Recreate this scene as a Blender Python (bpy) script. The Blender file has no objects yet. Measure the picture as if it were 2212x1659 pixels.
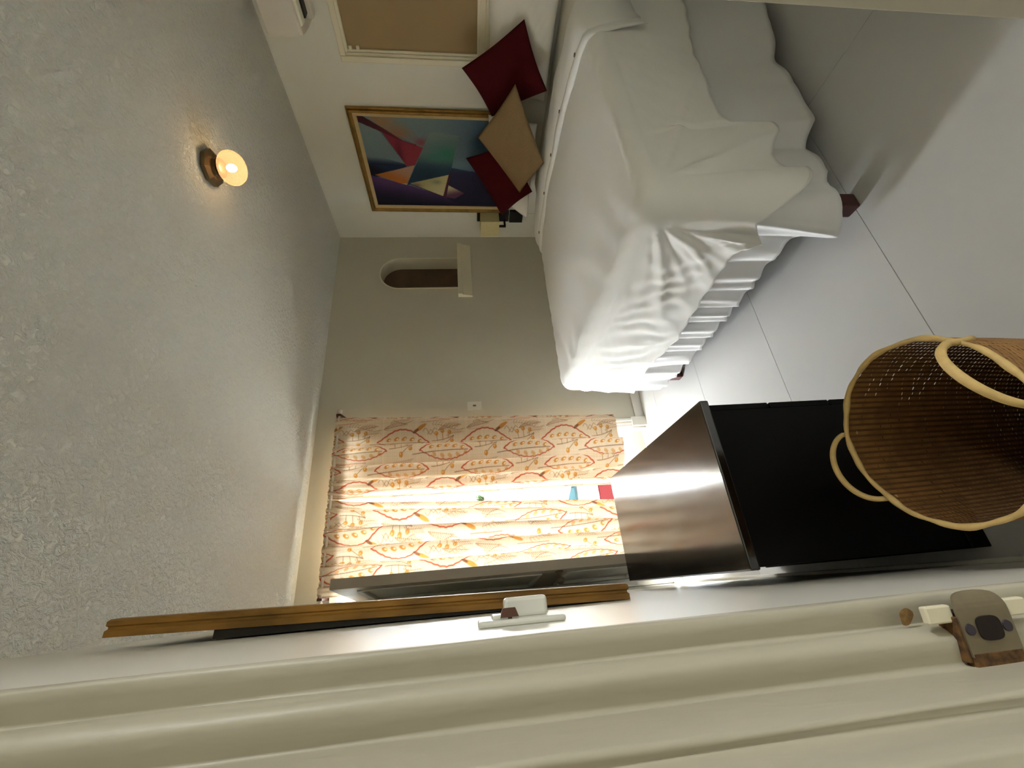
import bpy, bmesh, math, random
import numpy as np
from mathutils import Vector, Matrix
random.seed(4)
np.random.seed(4)
S = bpy.context.scene
C = S.collection
PI = math.pi

# ------------------------------------------------------------------ camera (phone held sideways: the picture's right is "down")
cam_d = bpy.data.cameras.new('camera')
cam = bpy.data.objects.new('camera', cam_d)
C.objects.link(cam)
cam_d.sensor_fit = 'HORIZONTAL'
cam_d.sensor_width = 36.0
cam_d.lens = 912.43 / 2212 * 36.0
cam_d.clip_start = 0.02
U = Vector((0.89402, -0.44622, -0.04012))
V = Vector((-0.08475, -0.0805, -0.99314))
W = Vector((0.43993, 0.89129, -0.10979))
M = Matrix((V, U, -W)).transposed().to_4x4()
M.translation = Vector((0, 0, 1.40))
cam.matrix_world = M
S.camera = cam

# ------------------------------------------------------------------ sky, sun, exposure
world = bpy.data.worlds.new('world')
S.world = world
world.use_nodes = True
nt = world.node_tree
bg = nt.nodes['Background']
bg.inputs[0].default_value = (0.86, 0.94, 1.0, 1)
bg.inputs[1].default_value = 13.0
port_d = bpy.data.lights.new('door_portal', 'AREA')
port_d.shape = 'RECTANGLE'; port_d.size = 1.04; port_d.size_y = 2.0
port = bpy.data.objects.new('door_portal', port_d)
C.objects.link(port)
port.location = (0.55, 3.22, 1.23); port.rotation_euler = (math.radians(-90), 0, 0)
port_d.cycles.is_portal = True
hall_d = bpy.data.lights.new('hall_fill', 'AREA')  # fill light added in the unseen hall to brighten room and jamb
hall_d.shape = 'DISK'; hall_d.size = 0.35; hall_d.energy = 5.2; hall_d.color = (0.97, 0.98, 1.0)
hall = bpy.data.objects.new('hall_fill', hall_d)
C.objects.link(hall)
hall.location = (1.55, -0.38, 2.30)

S.view_settings.view_transform = 'Standard'
S.view_settings.look = 'None'
S.view_settings.gamma = 1.0
S.view_settings.use_curve_mapping = False
S.view_settings.exposure = 2.85
cy = S.cycles
cy.max_bounces = 12; cy.diffuse_bounces = 8; cy.glossy_bounces = 5; cy.transmission_bounces = 8; cy.transparent_max_bounces = 12
cy.sample_clamp_indirect = 12.0
cy.caustics_reflective = False; cy.caustics_refractive = False

# ------------------------------------------------------------------ helpers
def lin(c):
    return tuple(((v / 255) / 12.92 if v / 255 <= 0.04045 else ((v / 255 + 0.055) / 1.055) ** 2.4) for v in c)

def mat(name, rgb, rough=0.5, metal=0.0, spec=0.5, var=0.0, vscale=8.0, bump=0.0, bscale=60.0, bdist=0.01, detail=3.0, stretch=None, rgb2=None, coat=0.0):
    m = bpy.data.materials.new(name)
    m.use_nodes = True
    t = m.node_tree
    b = t.nodes['Principled BSDF']
    b.inputs['Roughness'].default_value = rough
    b.inputs['Metallic'].default_value = metal
    b.inputs['Specular IOR Level'].default_value = spec
    b.inputs['Coat Weight'].default_value = coat
    c = lin(rgb)
    b.inputs['Base Color'].default_value = (*c, 1)
    tc = t.nodes.new('ShaderNodeTexCoord')
    src = tc.outputs['Object']
    if stretch:
        mp = t.nodes.new('ShaderNodeMapping')
        mp.inputs['Scale'].default_value = stretch
        t.links.new(src, mp.inputs[0]); src = mp.outputs[0]
    if var > 0 or rgb2:
        n = t.nodes.new('ShaderNodeTexNoise')
        n.inputs['Scale'].default_value = vscale
        n.inputs['Detail'].default_value = 4
        t.links.new(src, n.inputs['Vector'])
        r = t.nodes.new('ShaderNodeValToRGB')
        c2 = lin(rgb2) if rgb2 else tuple(v * (1 - var) for v in c)
        r.color_ramp.elements[0].position = 0.35; r.color_ramp.elements[0].color = (*c2, 1)
        r.color_ramp.elements[1].position = 0.65; r.color_ramp.elements[1].color = (*c, 1)
        t.links.new(n.outputs['Fac'], r.inputs[0])
        t.links.new(r.outputs[0], b.inputs['Base Color'])
    if bump > 0:
        n2 = t.nodes.new('ShaderNodeTexNoise')
        n2.inputs['Scale'].default_value = bscale
        n2.inputs['Detail'].default_value = detail
        t.links.new(src, n2.inputs['Vector'])
        bp = t.nodes.new('ShaderNodeBump')
        bp.inputs['Strength'].default_value = bump
        bp.inputs['Distance'].default_value = bdist
        t.links.new(n2.outputs['Fac'], bp.inputs['Height'])
        t.links.new(bp.outputs[0], b.inputs['Normal'])
    return m

def obj(name, bm, m, parent=None, smooth=False, kind=None):
    me = bpy.data.meshes.new(name)
    bmesh.ops.recalc_face_normals(bm, faces=bm.faces)
    bm.to_mesh(me); bm.free()
    if m: me.materials.append(m)
    if smooth:
        me.polygons.foreach_set('use_smooth', [True] * len(me.polygons))
    o = bpy.data.objects.new(name, me)
    C.objects.link(o)
    if parent: o.parent = parent
    if kind: o['kind'] = kind
    return o

def raw(name, verts, faces, m, parent=None, smooth=True, kind=None):
    me = bpy.data.meshes.new(name)
    me.from_pydata([tuple(v) for v in verts], [], faces)
    me.update()
    if m: me.materials.append(m)
    if smooth: me.polygons.foreach_set('use_smooth', [True] * len(me.polygons))
    o = bpy.data.objects.new(name, me)
    C.objects.link(o)
    if parent: o.parent = parent
    if kind: o['kind'] = kind
    return o

def tag(o, label, cat, group=None):
    o['label'] = label; o['category'] = cat
    if group: o['group'] = group
    return o

def thing(name, label, cat, loc=(0, 0, 0), rotz=0.0, group=None):
    o = bpy.data.objects.new(name, None)
    C.objects.link(o)
    o.location = loc; o.rotation_euler = (0, 0, rotz)
    o.empty_display_size = 0.1
    return tag(o, label, cat, group)

def box(bm, x0, x1, y0, y1, z0, z1, bev=0.0, seg=2, mtx=None):
    r = bmesh.ops.create_cube(bm, size=1.0)
    vs = r['verts']
    for v in vs:
        v.co = Vector((x0 + (v.co.x + .5) * (x1 - x0), y0 + (v.co.y + .5) * (y1 - y0), z0 + (v.co.z + .5) * (z1 - z0)))
    if bev > 0:
        es = set(e for v in vs for e in v.link_edges)
        rr = bmesh.ops.bevel(bm, geom=list(es), offset=bev, segments=seg, affect='EDGES', profile=0.5)
        vs = list(set(v for f in rr['faces'] for v in f.verts) | set(v for v in vs if v.is_valid))
    if mtx is not None:
        for v in set(vs):
            if v.is_valid: v.co = mtx @ v.co
    return bm

def B(*a, **k):
    return box(bmesh.new(), *a, **k)

def cyl(bm, p0, p1, r0, r1=None, n=16, cap=True):
    p0 = Vector(p0); p1 = Vector(p1); r1 = r0 if r1 is None else r1
    d = (p1 - p0).normalized()
    a = d.orthogonal().normalized(); b = d.cross(a)
    A = [bm.verts.new(p0 + (a * math.cos(2 * PI * i / n) + b * math.sin(2 * PI * i / n)) * r0) for i in range(n)]
    D = [bm.verts.new(p1 + (a * math.cos(2 * PI * i / n) + b * math.sin(2 * PI * i / n)) * r1) for i in range(n)]
    for i in range(n):
        bm.faces.new((A[i], A[(i + 1) % n], D[(i + 1) % n], D[i]))
    if cap:
        bm.faces.new(A[::-1]); bm.faces.new(D)
    return bm

def tube(bm, pts, rad, n=8, closed=False):
    pts = [Vector(p) for p in pts]
    k = len(pts)
    rad = rad if isinstance(rad, (list, tuple)) else [rad] * k
    rings = []
    prev = None
    for i, p in enumerate(pts):
        if closed: d = pts[(i + 1) % k] - pts[i - 1]
        else: d = pts[min(i + 1, k - 1)] - pts[max(i - 1, 0)]
        d.normalize()
        a = d.orthogonal().normalized() if prev is None else (prev - d * prev.dot(d)).normalized()
        prev = a
        b = d.cross(a)
        rings.append([bm.verts.new(p + (a * math.cos(2 * PI * j / n) + b * math.sin(2 * PI * j / n)) * rad[i]) for j in range(n)])
    for i in range(k if closed else k - 1):
        r0 = rings[i]; r1 = rings[(i + 1) % k]
        for j in range(n):
            bm.faces.new((r0[j], r0[(j + 1) % n], r1[(j + 1) % n], r1[j]))
    if not closed:
        bm.faces.new(rings[0][::-1]); bm.faces.new(rings[-1])
    return bm

def lathe(bm, prof, n=32, origin=(0, 0, 0), rib=None):
    o = Vector(origin)
    rows = []
    for r, z in prof:
        row = []
        for i in range(n):
            a = 2 * PI * i / n
            rr = r * (1 + (rib(i, z) if rib else 0))
            row.append(bm.verts.new(o + Vector((rr * math.cos(a), rr * math.sin(a), z))))
        rows.append(row)
    for q in range(len(rows) - 1):
        for i in range(n):
            bm.faces.new((rows[q][i], rows[q][(i + 1) % n], rows[q + 1][(i + 1) % n], rows[q + 1][i]))
    bm.faces.new(rows[0][::-1]); bm.faces.new(rows[-1])
    return bm

def prism(bm, poly, axis, a, b):
    """extrude a closed 2-D polygon along an axis; poly in the two other axes (x,y,z order)"""
    def P(p, t):
        if axis == 'x': return Vector((t, p[0], p[1]))
        if axis == 'y': return Vector((p[0], t, p[1]))
        return Vector((p[0], p[1], t))
    A = [bm.verts.new(P(p, a)) for p in poly]
    D = [bm.verts.new(P(p, b)) for p in poly]
    n = len(poly)
    for i in range(n):
        bm.faces.new((A[i], A[(i + 1) % n], D[(i + 1) % n], D[i]))
    bm.faces.new(A[::-1]); bm.faces.new(D)
    return bm

def interp(x, xs, ys):
    return float(np.interp(x, xs, ys))

# ------------------------------------------------------------------ materials
m_wall = mat('wall_paint', (223, 221, 208), rough=0.55, spec=0.35, var=0.03, vscale=2, bump=0.06, bscale=220, bdist=0.002)
m_wall_back = mat('shaded_wall_paint', (204, 199, 181), rough=0.55, spec=0.35, var=0.03, vscale=2, bump=0.06, bscale=220, bdist=0.002)  # wall paint toned darker, the back wall's weaker light put into its colour
m_wall_gloss = mat('wall_paint_semi_gloss', (222, 220, 210), rough=0.30, spec=0.5, bump=0.05, bscale=160, bdist=0.002)
m_trim = mat('trim_paint', (226, 218, 192), rough=0.42, var=0.03, vscale=6, bump=0.05, bscale=40, bdist=0.002)
m_jamb = mat('jamb_paint', (180, 174, 155), rough=0.45, var=0.05, vscale=5, bump=0.25, bscale=18, bdist=0.004, stretch=(3, 3, 1))
m_white_paint = mat('door_paint', (222, 219, 210), rough=0.5, spec=0.3, var=0.03, vscale=5)
m_shade = mat('tan_blind', (160, 136, 96), rough=0.8, var=0.05, vscale=3, bump=0.1, bscale=300, bdist=0.001)
m_niche = mat('niche_brown', (104, 82, 60), rough=0.55, var=0.35, vscale=6)
m_tile = mat('floor_tile', (208, 207, 206), spec=0.3, rough=0.45, var=0.03, vscale=3)
m_grout = mat('grout', (164, 162, 158), rough=0.8)
m_duvet = mat('white_cotton', (242, 242, 240), rough=0.85, spec=0.2, bump=0.05, bscale=500, bdist=0.001)
m_skirt = mat('white_skirt_cotton', (238, 239, 241), rough=0.85, spec=0.2)
m_pillow = mat('pillow_cotton', (228, 224, 212), rough=0.9, spec=0.2, bump=0.25, bscale=9, bdist=0.01)
m_red = mat('maroon_fabric', (74, 12, 18), rough=0.9, spec=0.15, var=0.12, vscale=140, bump=0.25, bscale=700, bdist=0.001)
m_tan = mat('tan_fabric', (142, 118, 82), rough=0.9, spec=0.15, var=0.15, vscale=160, bump=0.3, bscale=700, bdist=0.001)
m_mahog = mat('mahogany', (74, 22, 18), rough=0.35, var=0.4, vscale=10, stretch=(1, 1, 6))
m_slat = mat('bed_base_wood', (96, 66, 44), rough=0.6, var=0.3, vscale=9)
m_gold = mat('gold_frame', (170, 132, 66), rough=0.36, metal=0.6, var=0.35, vscale=14, bump=0.1, bscale=40, bdist=0.002)
m_liner = mat('linen_liner', (206, 180, 128), rough=0.8, var=0.08, vscale=60)
m_oldgold = mat('old_gilt_wood', (168, 122, 50), rough=0.45, metal=0.25, var=0.5, vscale=22, bump=0.2, bscale=70, bdist=0.002, stretch=(1, 1, .35))
m_backboard = mat('dark_backing_board', (38, 34, 28), rough=0.8)
m_black = mat('black_metal', (14, 14, 12), rough=0.5)
m_bronze = mat('bronze', (112, 96, 72), rough=0.36, metal=0.75, var=0.2, vscale=20)
m_ac = mat('ac_plastic', (214, 208, 194), rough=0.4)
m_ac_flap = mat('ac_flap_plastic', (242, 240, 222), rough=0.35)
m_switch = mat('switch_plastic', (216, 216, 206), rough=0.3)
m_brown = mat('brown_plastic', (84, 50, 34), rough=0.45)
m_steel = mat('worn_steel', (136, 124, 100), rough=0.5, metal=0.45, var=0.15, vscale=60)
m_rust = mat('rust', (112, 80, 40), rough=0.9, rgb2=(60, 40, 24), vscale=160)
m_screw = mat('dark_screw', (62, 56, 66), rough=0.5, metal=0.4)
m_hole = mat('latch_hole', (34, 18, 8), rough=0.9, var=0.5, vscale=200)
m_knob = mat('door_knob', (96, 82, 66), rough=0.4, metal=0.3)
m_dkred = mat('dark_red_wood', (74, 26, 18), rough=0.4)
m_rod = mat('rod_white', (222, 214, 198), rough=0.4)
m_cane = mat('pale_cane', (214, 182, 116), rough=0.6, var=0.2, vscale=40, bump=0.2, bscale=90, bdist=0.002)
m_weave = mat('woven_bamboo', (158, 114, 60), rough=0.7, var=0.4, vscale=26, bump=0.15, bscale=200, bdist=0.002)
m_stake = mat('bamboo_stakes', (112, 76, 38), rough=0.7, var=0.3, vscale=40)
m_button = mat('grey_buttons', (110, 100, 92), rough=0.4)
m_lampshade = mat('sconce_shade_fabric', (212, 200, 150), rough=0.8, var=0.04, vscale=40)
m_ext_white = mat('terrace_white', (240, 240, 238), rough=0.8)
m_ext_floor = mat('terrace_concrete', (206, 206, 200), rough=0.8, var=0.05)
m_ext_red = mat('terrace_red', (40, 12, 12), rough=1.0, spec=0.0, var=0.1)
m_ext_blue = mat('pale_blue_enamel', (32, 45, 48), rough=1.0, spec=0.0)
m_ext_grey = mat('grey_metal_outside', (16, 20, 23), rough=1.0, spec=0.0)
m_leaf = mat('leaf_green', (34, 50, 8), rough=0.6, var=0.4, vscale=30)
m_terra = mat('pot_clay', (150, 90, 60), rough=0.8)

# stippled ceiling plaster
m_ceil = mat('stipple_ceiling', (224, 223, 214), rough=0.7, spec=0.25)
t = m_ceil.node_tree
b = t.nodes['Principled BSDF']
tc = t.nodes.new('ShaderNodeTexCoord')
n1 = t.nodes.new('ShaderNodeTexNoise'); n1.inputs['Scale'].default_value = 44; n1.inputs['Detail'].default_value = 5; n1.inputs['Roughness'].default_value = 0.62; n1.inputs['Distortion'].default_value = 0.6
t.links.new(tc.outputs['Object'], n1.inputs['Vector'])
r1 = t.nodes.new('ShaderNodeValToRGB'); r1.color_ramp.elements[0].position = 0.40; r1.color_ramp.elements[1].position = 0.62
t.links.new(n1.outputs['Fac'], r1.inputs[0])
bp = t.nodes.new('ShaderNodeBump'); bp.inputs['Strength'].default_value = 0.75; bp.inputs['Distance'].default_value = 0.012
t.links.new(r1.outputs[0], bp.inputs['Height'])
t.links.new(bp.outputs[0], b.inputs['Normal'])

m_lac = mat('black_brown_lacquer', (20, 14, 10), rough=0.13, spec=0.7, bump=0.14, bscale=60, bdist=0.0006, stretch=(1.0, 1.0, 1), coat=0.4)
m_lac.node_tree.nodes['Principled BSDF'].inputs['Coat Roughness'].default_value = 0.11
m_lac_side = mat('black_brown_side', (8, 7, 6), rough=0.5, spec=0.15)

def attr_mat(name, rough=0.8, transl=0.0):
    m = bpy.data.materials.new(name); m.use_nodes = True
    t = m.node_tree; b = t.nodes['Principled BSDF']
    at = t.nodes.new('ShaderNodeAttribute'); at.attribute_name = 'print'
    b.inputs['Roughness'].default_value = rough
    b.inputs['Specular IOR Level'].default_value = 0.25
    t.links.new(at.outputs['Color'], b.inputs['Base Color'])
    if transl > 0:
        tr = t.nodes.new('ShaderNodeBsdfTranslucent')
        t.links.new(at.outputs['Color'], tr.inputs[0])
        mx = t.nodes.new('ShaderNodeMixShader'); mx.inputs[0].default_value = transl
        t.links.new(b.outputs[0], mx.inputs[1]); t.links.new(tr.outputs[0], mx.inputs[2])
        t.links.new(mx.outputs[0], t.nodes['Material Output'].inputs[0])
    return m
m_curtain = attr_mat('printed_curtain_cloth', 0.9, 0.063)
m_canvas = attr_mat('painted_canvas', 0.6)

# ------------------------------------------------------------------ the room shell
XL, XR, YB, ZC = -0.04, 3.09, 3.03, 2.503
X0D, X1D, ZD = 0.0, 1.08, 2.24         # doorway in the back wall
def struct(name, bm, m, parent=None, smooth=False):
    o = obj(name, bm, m, parent, smooth)
    if not parent: o['kind'] = 'structure'
    return o

floor = struct('floor', B(-2.1, 4.1, -1.7, 3.115, -0.06, -0.0012), m_grout)
tw, td = 1.21, 0.605
tile_me = None
for i in range(-1, 4):
    for j in range(-3, 6):
        x0 = 0.42 + (i - 1) * tw
        y0 = 0.96 + (j - 2) * td
        if y0 > 3.0 or y0 + td < -1.7: continue
        hi = min(y0 + td, 3.114)
        w_ = tw - 0.002; d_ = hi - y0 - 0.002
        full = abs(d_ - (td - 0.002)) < 1e-4
        if full and tile_me:
            o = bpy.data.objects.new('tile', tile_me); C.objects.link(o); o.parent = floor
        else:
            o = obj('tile', B(0, w_, 0, d_, -0.02, 0.0, bev=0.0006, seg=1), m_tile, floor)
            if full: tile_me = o.data
        o.location = (x0 + 0.001, y0 + 0.001, 0)

ceiling = struct('ceiling', B(-1.3, 3.3, -1.7, 3.4, ZC, ZC + 0.1), m_ceil)
wall_left = struct('wall_left', B(XL - 0.12, XL, 0.487, 3.15, 0, ZC), m_wall_gloss)
# right wall with a window hole
bm = bmesh.new()
WY0, WY1, WZ0, WZ1 = 0.62, 1.515, 1.225, 2.055
box(bm, XR, XR + 0.14, -0.2, WY0, 0, ZC); box(bm, XR, XR + 0.14, WY1, 3.15, 0, ZC)
box(bm, XR, XR + 0.14, WY0, WY1, 0, WZ0); box(bm, XR, XR + 0.14, WY0, WY1, WZ1, ZC)
wall_right = struct('wall_right', bm, m_wall)
# back wall: doorway and arched niche
NX0, NX1, NZ0, NR = 2.48, 2.82, 1.43, 0.17
NZS = 2.117 - NR
bm = bmesh.new()
box(bm, XL - 0.1, X0D, YB, YB + 0.17, 0, ZC)
box(bm, X0D, X1D, YB, YB + 0.17, ZD, ZC)
box(bm, X1D, NX0, YB, YB + 0.17, 0, ZC)
box(bm, NX1, XR + 0.1, YB, YB + 0.17, 0, ZC)
box(bm, NX0, NX1, YB, YB + 0.17, 0, NZ0)
arc = [(0.5 * (NX0 + NX1) + NR * math.cos(a), NZS + NR * math.sin(a)) for a in np.linspace(0, PI, 25)]
for i in range(24):
    p, q = arc[i], arc[i + 1]
    prism(bm, [p, q, (q[0], ZC), (p[0], ZC)], 'y', YB, YB + 0.17)
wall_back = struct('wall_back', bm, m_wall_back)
poly = [(NX0, NZ0), (NX1, NZ0)] + arc
bm = bmesh.new(); prism(bm, poly, 'y', YB + 0.135, YB + 0.168)
obj('niche_back', bm, m_niche, wall_back)
# plaster reveal, a hair proud of the wall
bm = bmesh.new()
outer = [(NX1 + 0.008, NZ0)] + [(0.5 * (NX0 + NX1) + (NR + 0.008) * math.cos(a), NZS + (NR + 0.008) * math.sin(a)) for a in np.linspace(0, PI, 25)] + [(NX0 - 0.008, NZ0)]
inner = [(NX1 - 0.003, NZ0)] + [(0.5 * (NX0 + NX1) + (NR - 0.003) * math.cos(a), NZS + (NR - 0.003) * math.sin(a)) for a in np.linspace(0, PI, 25)] + [(NX0 + 0.003, NZ0)]
fo = [bm.verts.new((p[0], YB - 0.006, p[1])) for p in outer]; fi = [bm.verts.new((p[0], YB - 0.006, p[1])) for p in inner]
wo = [bm.verts.new((p[0], YB, p[1])) for p in outer]; bi = [bm.verts.new((p[0], YB + 0.134, p[1])) for p in inner]
for i in range(len(outer) - 1):
    bm.faces.new((fo[i], fo[i + 1], fi[i + 1], fi[i])); bm.faces.new((wo[i], wo[i + 1], fo[i + 1], fo[i])); bm.faces.new((fi[i], fi[i + 1], bi[i + 1], bi[i]))
obj('niche_reveal', bm, m_trim, wall_back)
# moulded shelf under the niche
prof = [(YB, 1.305), (YB - 0.018, 1.305), (YB - 0.022, 1.33), (YB - 0.03, 1.362), (YB - 0.036, 1.38), (YB - 0.036, 1.39), (YB - 0.05, 1.393), (YB - 0.05, 1.424), (YB - 0.046, 1.43), (YB, 1.43)]
bm = bmesh.new(); prism(bm, prof, 'x', 2.375, 2.965)
tag(obj('niche_shelf', bm, m_trim), 'short cream moulded shelf under the arched niche', 'shelf')

# near wall with the open doorway the picture is taken from
bm = bmesh.new()
box(bm, 0.926, XR + 0.1, 0.16, 0.3365, 0, ZC)
box(bm, -1.3, 0.925, 0.16, 0.34, 2.38, ZC)
struct('wall_front', bm, m_wall)
bm = bmesh.new()
box(bm, 0.915, 0.926, 0.15, 0.3375, 0, 2.38, bev=0.002)
struct('trim_3', bm, m_jamb)
bm = bmesh.new(); box(bm, -1.3, 3.3, -1.8, -1.7, 0, ZC); struct('wall_rear', bm, m_wall)
bm = bmesh.new(); box(bm, -1.4, -1.3, -1.8, 0.3, 0, ZC); struct('wall_hall_left', bm, m_wall)
bm = bmesh.new(); box(bm, 2.4, 2.5, -1.8, 0.16, 0, ZC); struct('wall_hall_right', bm, m_wall)

# door jamb and stop mouldings at the left of the doorway: one profile run up the wall
JP = [(-0.039, 0.489), (-0.039, 0.385), (-0.0305, 0.372), (-0.0285, 0.3470), (-0.0310, 0.3445), (-0.0380, 0.3460), (-0.0465, 0.3480), (-0.0486, 0.3485),
      (-0.0488, 0.3430), (-0.0492, 0.3385), (-0.0502, 0.3340), (-0.0520, 0.3300), (-0.0550, 0.3275), (-0.0590, 0.3265), (-0.0660, 0.3285), (-0.0715, 0.3300), (-0.0738, 0.3305),
      (-0.0740, 0.3220), (-0.0744, 0.2950), (-0.0750, 0.2720), (-0.0765, 0.2685), (-0.0790, 0.2685), (-0.0810, 0.2705), (-0.0830, 0.2700), (-0.0840, 0.2670), (-0.0850, 0.2500),
      (-0.0860, 0.2350), (-0.0880, 0.2325), (-0.0920, 0.2325), (-0.0950, 0.2300), (-0.1000, 0.2180), (-0.16, 0.215), (-0.30, 0.215), (-0.30, 0.49)]
bm = bmesh.new()
NZJ = 60
rows = []
for k in range(NZJ + 1):
    z = ZC * k / NZJ
    row = []
    for i, (x, y) in enumerate(JP):
        wob = 0.0006 * math.sin(z * 9.1 + i * 2.3) + 0.0005 * math.sin(z * 23 + i * 5.1) if 0 < i < len(JP) - 2 else 0
        row.append(bm.verts.new((x + wob, y, z)))
    rows.append(row)
for k in range(NZJ):
    for i in range(len(JP) - 1):
        bm.faces.new((rows[k][i], rows[k][i + 1], rows[k + 1][i + 1], rows[k + 1][i]))
jamb = struct('trim_2', bm, m_jamb, smooth=True)
bm = bmesh.new(); box(bm, -1.35, -0.29, 0.23, 0.48, 0, ZC); struct('wall_hall_front', bm, m_wall)

# baseboards
bm = bmesh.new(); box(bm, 1.155, XR - 0.014, YB - 0.014, YB, 0, 0.075, bev=0.003); struct('baseboard_back', bm, m_white_paint)
bm = bmesh.new(); box(bm, XR - 0.014, XR, 0.36, YB, 0, 0.075, bev=0.003); struct('baseboard_right', bm, m_white_paint)
bm = bmesh.new(); box(bm, XL, XL + 0.012, 0.50, YB - 0.03, 0, 0.075, bev=0.003); struct('baseboard_left', bm, m_white_paint)

# casing round the terrace doorway (stepped moulding) and its raised threshold
def casing(bm, x_in, sgn, z0, z1):
    p = [(0, 0), (0, -0.012), (0.018, -0.012), (0.021, -0.019), (0.040, -0.019), (0.044, -0.026), (0.062, -0.026), (0.068, -0.020), (0.070, 0)]
    prism(bm, [(x_in + sgn * a, YB + b_) for a, b_ in p], 'z', z0, z1)
bm = bmesh.new()
casing(bm, X1D, 1, 0, ZD + 0.0)
box(bm, X0D - 0.035, X1D + 0.07, YB - 0.022, YB, ZD, ZD + 0.05, bev=0.004)
box(bm, X0D - 0.035, X0D, YB - 0.018, YB, 0, ZD)
box(bm, X1D - 0.012, X1D, YB, YB + 0.17, 0.0, ZD); box(bm, X0D, X0D + 0.012, YB, YB + 0.17, 0.2, ZD)
box(bm, X0D, X1D, YB + 0.09, YB + 0.14, 2.115, 2.145)
box(bm, X1D + 0.0, X1D + 0.075, YB - 0.030, YB, 0, 0.115, bev=0.003)
struct('trim_1', bm, m_white_paint)
struct('trim_4', B(X0D, X1D, 3.115, 3.24, 0, 0.20, bev=0.003), m_white_paint)

# terrace door, right leaf: closed, louvred below
def louvre_leaf():
    x0, x1, y0, y1, z0, z1 = 0.725, 1.067, 3.125, 3.16, 0.209, 2.114
    bm = bmesh.new()
    box(bm, x0, x0 + 0.075, y0, y1, z0, z1, bev=0.003); box(bm, x1 - 0.06, x1, y0, y1, z0, z1, bev=0.003)
    box(bm, x0 + 0.075, x1 - 0.06, y0, y1, z0, z0 + 0.055, bev=0.002)
    box(bm, x0 + 0.075, x1 - 0.06, y0, y1, 0.80, 0.90, bev=0.002)
    box(bm, x0 + 0.075, x1 - 0.06, y0, y1, 2.03, z1, bev=0.002)
    d = struct('door_2', bm, m_white_paint)
    obj('panel', B(x0 + 0.07, x1 - 0.055, y0 + 0.01, y1 - 0.01, 0.90, 2.03), m_white_paint, d)
    n = 9
    for k in range(n):
        zc = 0.305 + k * (0.47 / (n - 1))
        mt = Matrix.Translation((0, 0.5 * (y0 + y1), zc)) @ Matrix.Rotation(math.radians(-24), 4, 'X')
        obj('slat', B(x0 + 0.07, x1 - 0.055, -0.024, 0.024, -0.003, 0.003, mtx=mt), m_white_paint, d)
louvre_leaf()

# terrace door, left leaf: swung into the room, panelled, with a turned knob
H = Vector((0.035, 3.085, 0)); F = Vector((0.108, 2.375, 0))
Lf = (F - H).length
ex = (F - H).normalized(); ey = Vector((0, 0, 1)).cross(ex)
if ey.x > 0: ey = -ey                       # ey points to the left wall: the face we see
ML = Matrix((ex, ey, Vector((0, 0, 1)))).transposed().to_4x4(); ML.translation = H
Z0, Z1, TH = 0.225, 2.105, 0.05
bm = bmesh.new()
sw = 0.095
for (a0, a1, c0, c1) in ((0, sw, Z0, Z1), (Lf - sw, Lf, Z0, Z1), (sw, Lf - sw, Z0, Z0 + 0.16), (sw, Lf - sw, 0.89, 1.03), (sw, Lf - sw, Z1 - 0.11, Z1)):
    box(bm, a0, a1, -TH / 2, TH / 2, c0, c1, bev=0.002, mtx=ML)
m_leafdoor = mat('shaded_door_paint', (168, 156, 140), rough=0.42, var=0.03, vscale=5)  # leaf's shade put into the frame colour; panels keep the lighter door paint
leaf = struct('door_1', bm, m_leafdoor)
for (c0, c1) in ((Z0 + 0.16, 0.89), (1.03, Z1 - 0.11)):
    obj('panel', B(sw, Lf - sw, -0.010, 0.010, c0, c1, mtx=ML), m_white_paint, leaf)
    bm = bmesh.new()
    w = 0.022
    for sgn in (1, -1):
        y0, y1 = sorted((sgn * 0.010, sgn * 0.031))
        box(bm, sw, sw + w, y0, y1, c0, c1, bev=0.004, mtx=ML); box(bm, Lf - sw - w, Lf - sw, y0, y1, c0, c1, bev=0.004, mtx=ML)
        box(bm, sw, Lf - sw, y0, y1, c0, c0 + w, bev=0.004, mtx=ML); box(bm, sw, Lf - sw, y0, y1, c1 - w, c1, bev=0.004, mtx=ML)
    obj('panel_moulding', bm, m_white_paint, leaf)
bm = bmesh.new()
lathe(bm, [(0.004, 0.0), (0.022, 0.0), (0.022, 0.006), (0.010, 0.012), (0.009, 0.026), (0.018, 0.034), (0.024, 0.045), (0.022, 0.056), (0.012, 0.063), (0.004, 0.064)], 24)
mt = ML @ Matrix.Translation((Lf - 0.048, TH / 2, 0.945)) @ Matrix.Rotation(-PI / 2, 4, 'X')
for v in bm.verts: v.co = mt @ v.co
obj('door_knob', bm, m_knob, leaf, smooth=True)

# window over the bed: moulded frame and a tan blind pulled down
bm = bmesh.new()
def ring(bm, y0, y1, z0, z1, w, xa, xb, bev=0.004):
    box(bm, xa, xb, y0, y0 + w, z0, z1, bev=bev); box(bm, xa, xb, y1 - w, y1, z0, z1, bev=bev)
    box(bm, xa, xb, y0 + w, y1 - w, z0, z0 + w, bev=bev); box(bm, xa, xb, y0 + w, y1 - w, z1 - w, z1, bev=bev)
ring(bm, 0.585, 1.55, 1.19, 2.09, 0.034, XR - 0.022, XR + 0.0)
ring(bm, 0.605, 1.53, 1.21, 2.07, 0.030, XR - 0.010, XR + 0.05)
win = struct('window_1', bm, m_trim)
obj('sill', B(XR - 0.040, XR + 0.05, 0.57, 1.555, 1.158, 1.192, bev=0.004), m_trim, win)
obj('blind', B(XR + 0.012, XR + 0.020, 0.63, 1.487, 1.235, 2.045), m_shade, win)
bm = bmesh.new()
box(bm, XR + 0.0, XR + 0.024, 1.487, 1.503, 1.235, 2.045, bev=0.003)
for z in (2.025, 1.98): box(bm, XR - 0.002, XR + 0.016, 1.468, 1.490, z - 0.012, z + 0.008, bev=0.003)
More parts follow.
